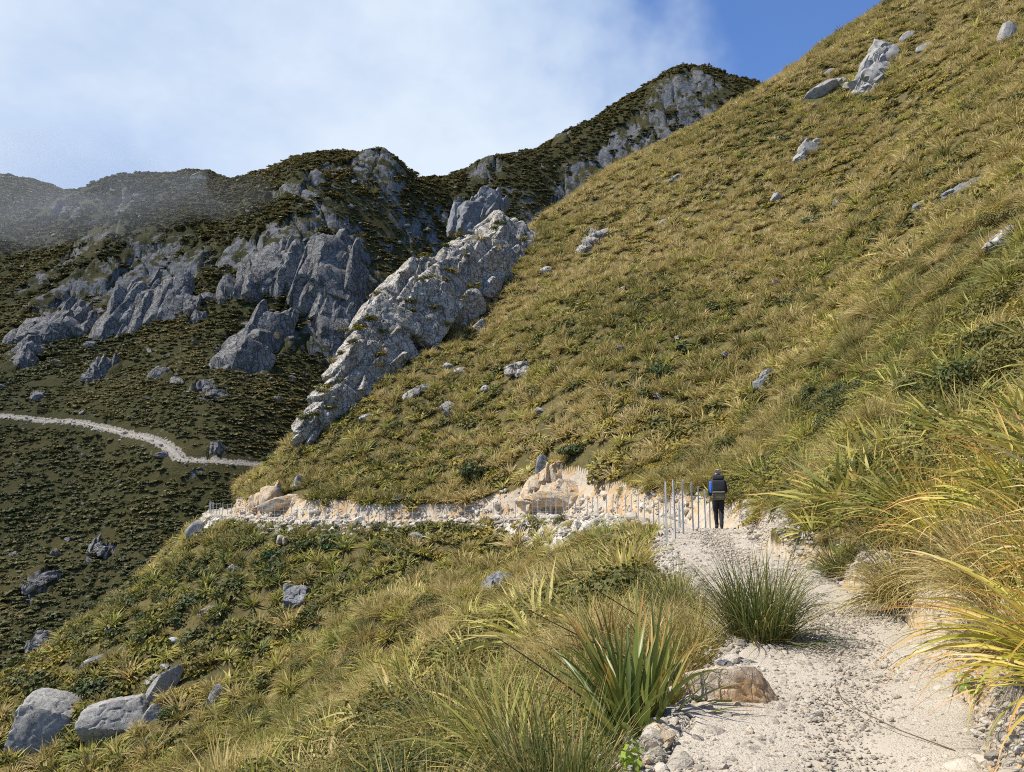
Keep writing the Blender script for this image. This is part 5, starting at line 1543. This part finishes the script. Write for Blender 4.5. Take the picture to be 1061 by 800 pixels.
def wnoise(scale, detail, rough, sc=(1, 1, 1)):
    mp = wn('ShaderNodeMapping'); wt.links.new(tc.outputs['Generated'], mp.inputs[0]); mp.inputs['Scale'].default_value = sc
    nd = wn('ShaderNodeTexNoise'); wt.links.new(mp.outputs[0], nd.inputs['Vector']); nd.inputs['Scale'].default_value = scale; nd.inputs['Detail'].default_value = detail; nd.inputs['Roughness'].default_value = rough
    return nd.outputs['Fac']


clear_dir = tuple(ray(900, -60))                      # the gap of blue over the right-hand ridge
gap = wrng(wmath('ADD', wdot(clear_dir), wmath('MULTIPLY', wmath('SUBTRACT', wnoise(4, 5, .5), .5), .26)), .94, 1.0, 0, 1)
nz = wnoise(2.6, 7, .6, (1, 1, 1.8))
cover = wmath('ADD', .98, wmath('MULTIPLY', wmath('SUBTRACT', nz, .55), .8), True)
front = wrng(wdot((-.45, .9, .15)), .0, .55, 0, 1)      # the cloud bank hangs over the mountain only
cover = wmath('MULTIPLY', cover, front)
cover = wmath('MULTIPLY', cover, wmath('SUBTRACT', 1.0, wmath('MULTIPLY', gap, .97)), True)
bg1 = wn('ShaderNodeBackground'); skc = wn('ShaderNodeMix', data_type='RGBA', blend_type='MULTIPLY'); skc.inputs[0].default_value = 1; wt.links.new(sky.outputs[0], skc.inputs[6]); skc.inputs[7].default_value = (.70, .93, 1.25, 1)
wt.links.new(skc.outputs[2], bg1.inputs[0]); bg1.inputs[1].default_value = .11
cr = wn('ShaderNodeValToRGB'); cr.color_ramp.elements[0].position = .36; cr.color_ramp.elements[0].color = (.38, .53, .80, 1); cr.color_ramp.elements[1].position = .66; cr.color_ramp.elements[1].color = (.74, .84, .97, 1)
wt.links.new(wnoise(1.7, 6, .58, (1, 1, 1.5)), cr.inputs[0])
bg2 = wn('ShaderNodeBackground'); wt.links.new(cr.outputs[0], bg2.inputs[0]); bg2.inputs[1].default_value = .72
ms = wn('ShaderNodeMixShader'); wt.links.new(cover, ms.inputs[0]); wt.links.new(bg1.outputs[0], ms.inputs[1]); wt.links.new(bg2.outputs[0], ms.inputs[2])
wo = wn('ShaderNodeOutputWorld'); wt.links.new(ms.outputs[0], wo.inputs['Surface'])



def lumps(name, centre, rad, n, seed, voxel, hspread=.75):
    g_ = np.random.default_rng(seed); D, F = ico(3); parts = []
    for i in range(n):
        c = np.array([g_.uniform(-hspread, hspread), g_.uniform(-hspread, hspread), g_.uniform(-.35, .35)]) * rad; k_ = g_.uniform(.3, .6)
        parts.append((D * np.array([rad[0], rad[1], rad[2]]) * k_ + c, F))
    V, F = merge(parts); V, N, F = voxel_mesh(V, F, voxel)
    V = V + N * (fbm3(V[:, 0] / (rad[0] * .35), V[:, 1] / (rad[0] * .35), V[:, 2] / (rad[0] * .35), 4, seed) * rad[2] * .5)[:, None]
    return obj(name, mesh_np(name, V, F, True), None, None, centre)


def volume(name, dens, col, aniso=.3):
    m = bpy.data.materials.new(name); m.use_nodes = True; t = m.node_tree; t.nodes.clear()
    o_ = t.nodes.new('ShaderNodeOutputMaterial'); v_ = t.nodes.new('ShaderNodeVolumePrincipled')
    v_.inputs['Density'].default_value = dens; v_.inputs['Color'].default_value = (*col, 1); v_.inputs['Anisotropy'].default_value = aniso
    t.links.new(v_.outputs[0], o_.inputs['Volume']); return m


cl = lumps('cloud', (-365, 300, 560), (275, 190, 38), 26, 61, 9)  # out of view, added towards the sun so its shadow dims the mountain
cl.data.materials.append(volume('shade_cloud_vapour', .008, (1, 1, 1))); tag(cl, 'unseen cloud above the view, added to cast shade on the mountain', 'cloud', None, 'stuff')
mist = lumps('mist', tuple(at(70, 222, 400)), (125, 70, 36), 18, 63, 5)
mist.data.materials.append(volume('mist_vapour', .0027, (.95, .97, 1))); tag(mist, 'thin mist drifting across the ridge at upper left', 'mist', None, 'stuff')

cd = bpy.data.cameras.new('camera'); cam = bpy.data.objects.new('camera', cd); COL.objects.link(cam)
cam.location = (0, 0, EYE); cam.rotation_euler = (PI / 2 + PITCH, 0, 0)
cd.sensor_fit = 'HORIZONTAL'; cd.sensor_width = 36; cd.lens = 36 * FPX / PW; cd.clip_start = .05; cd.clip_end = 5000
SC.camera = cam
SC.view_settings.view_transform = 'Standard'; SC.view_settings.look = 'None'; SC.view_settings.exposure = .52; SC.view_settings.gamma = 1; SC.view_settings.use_curve_mapping = False
SC.cycles.use_denoising = False
SC.cycles.filter_width = 1.05
SC.cycles.max_bounces = 6; SC.cycles.diffuse_bounces = 3; SC.cycles.transmission_bounces = 3; SC.cycles.volume_bounces = 0; SC.cycles.glossy_bounces = 2
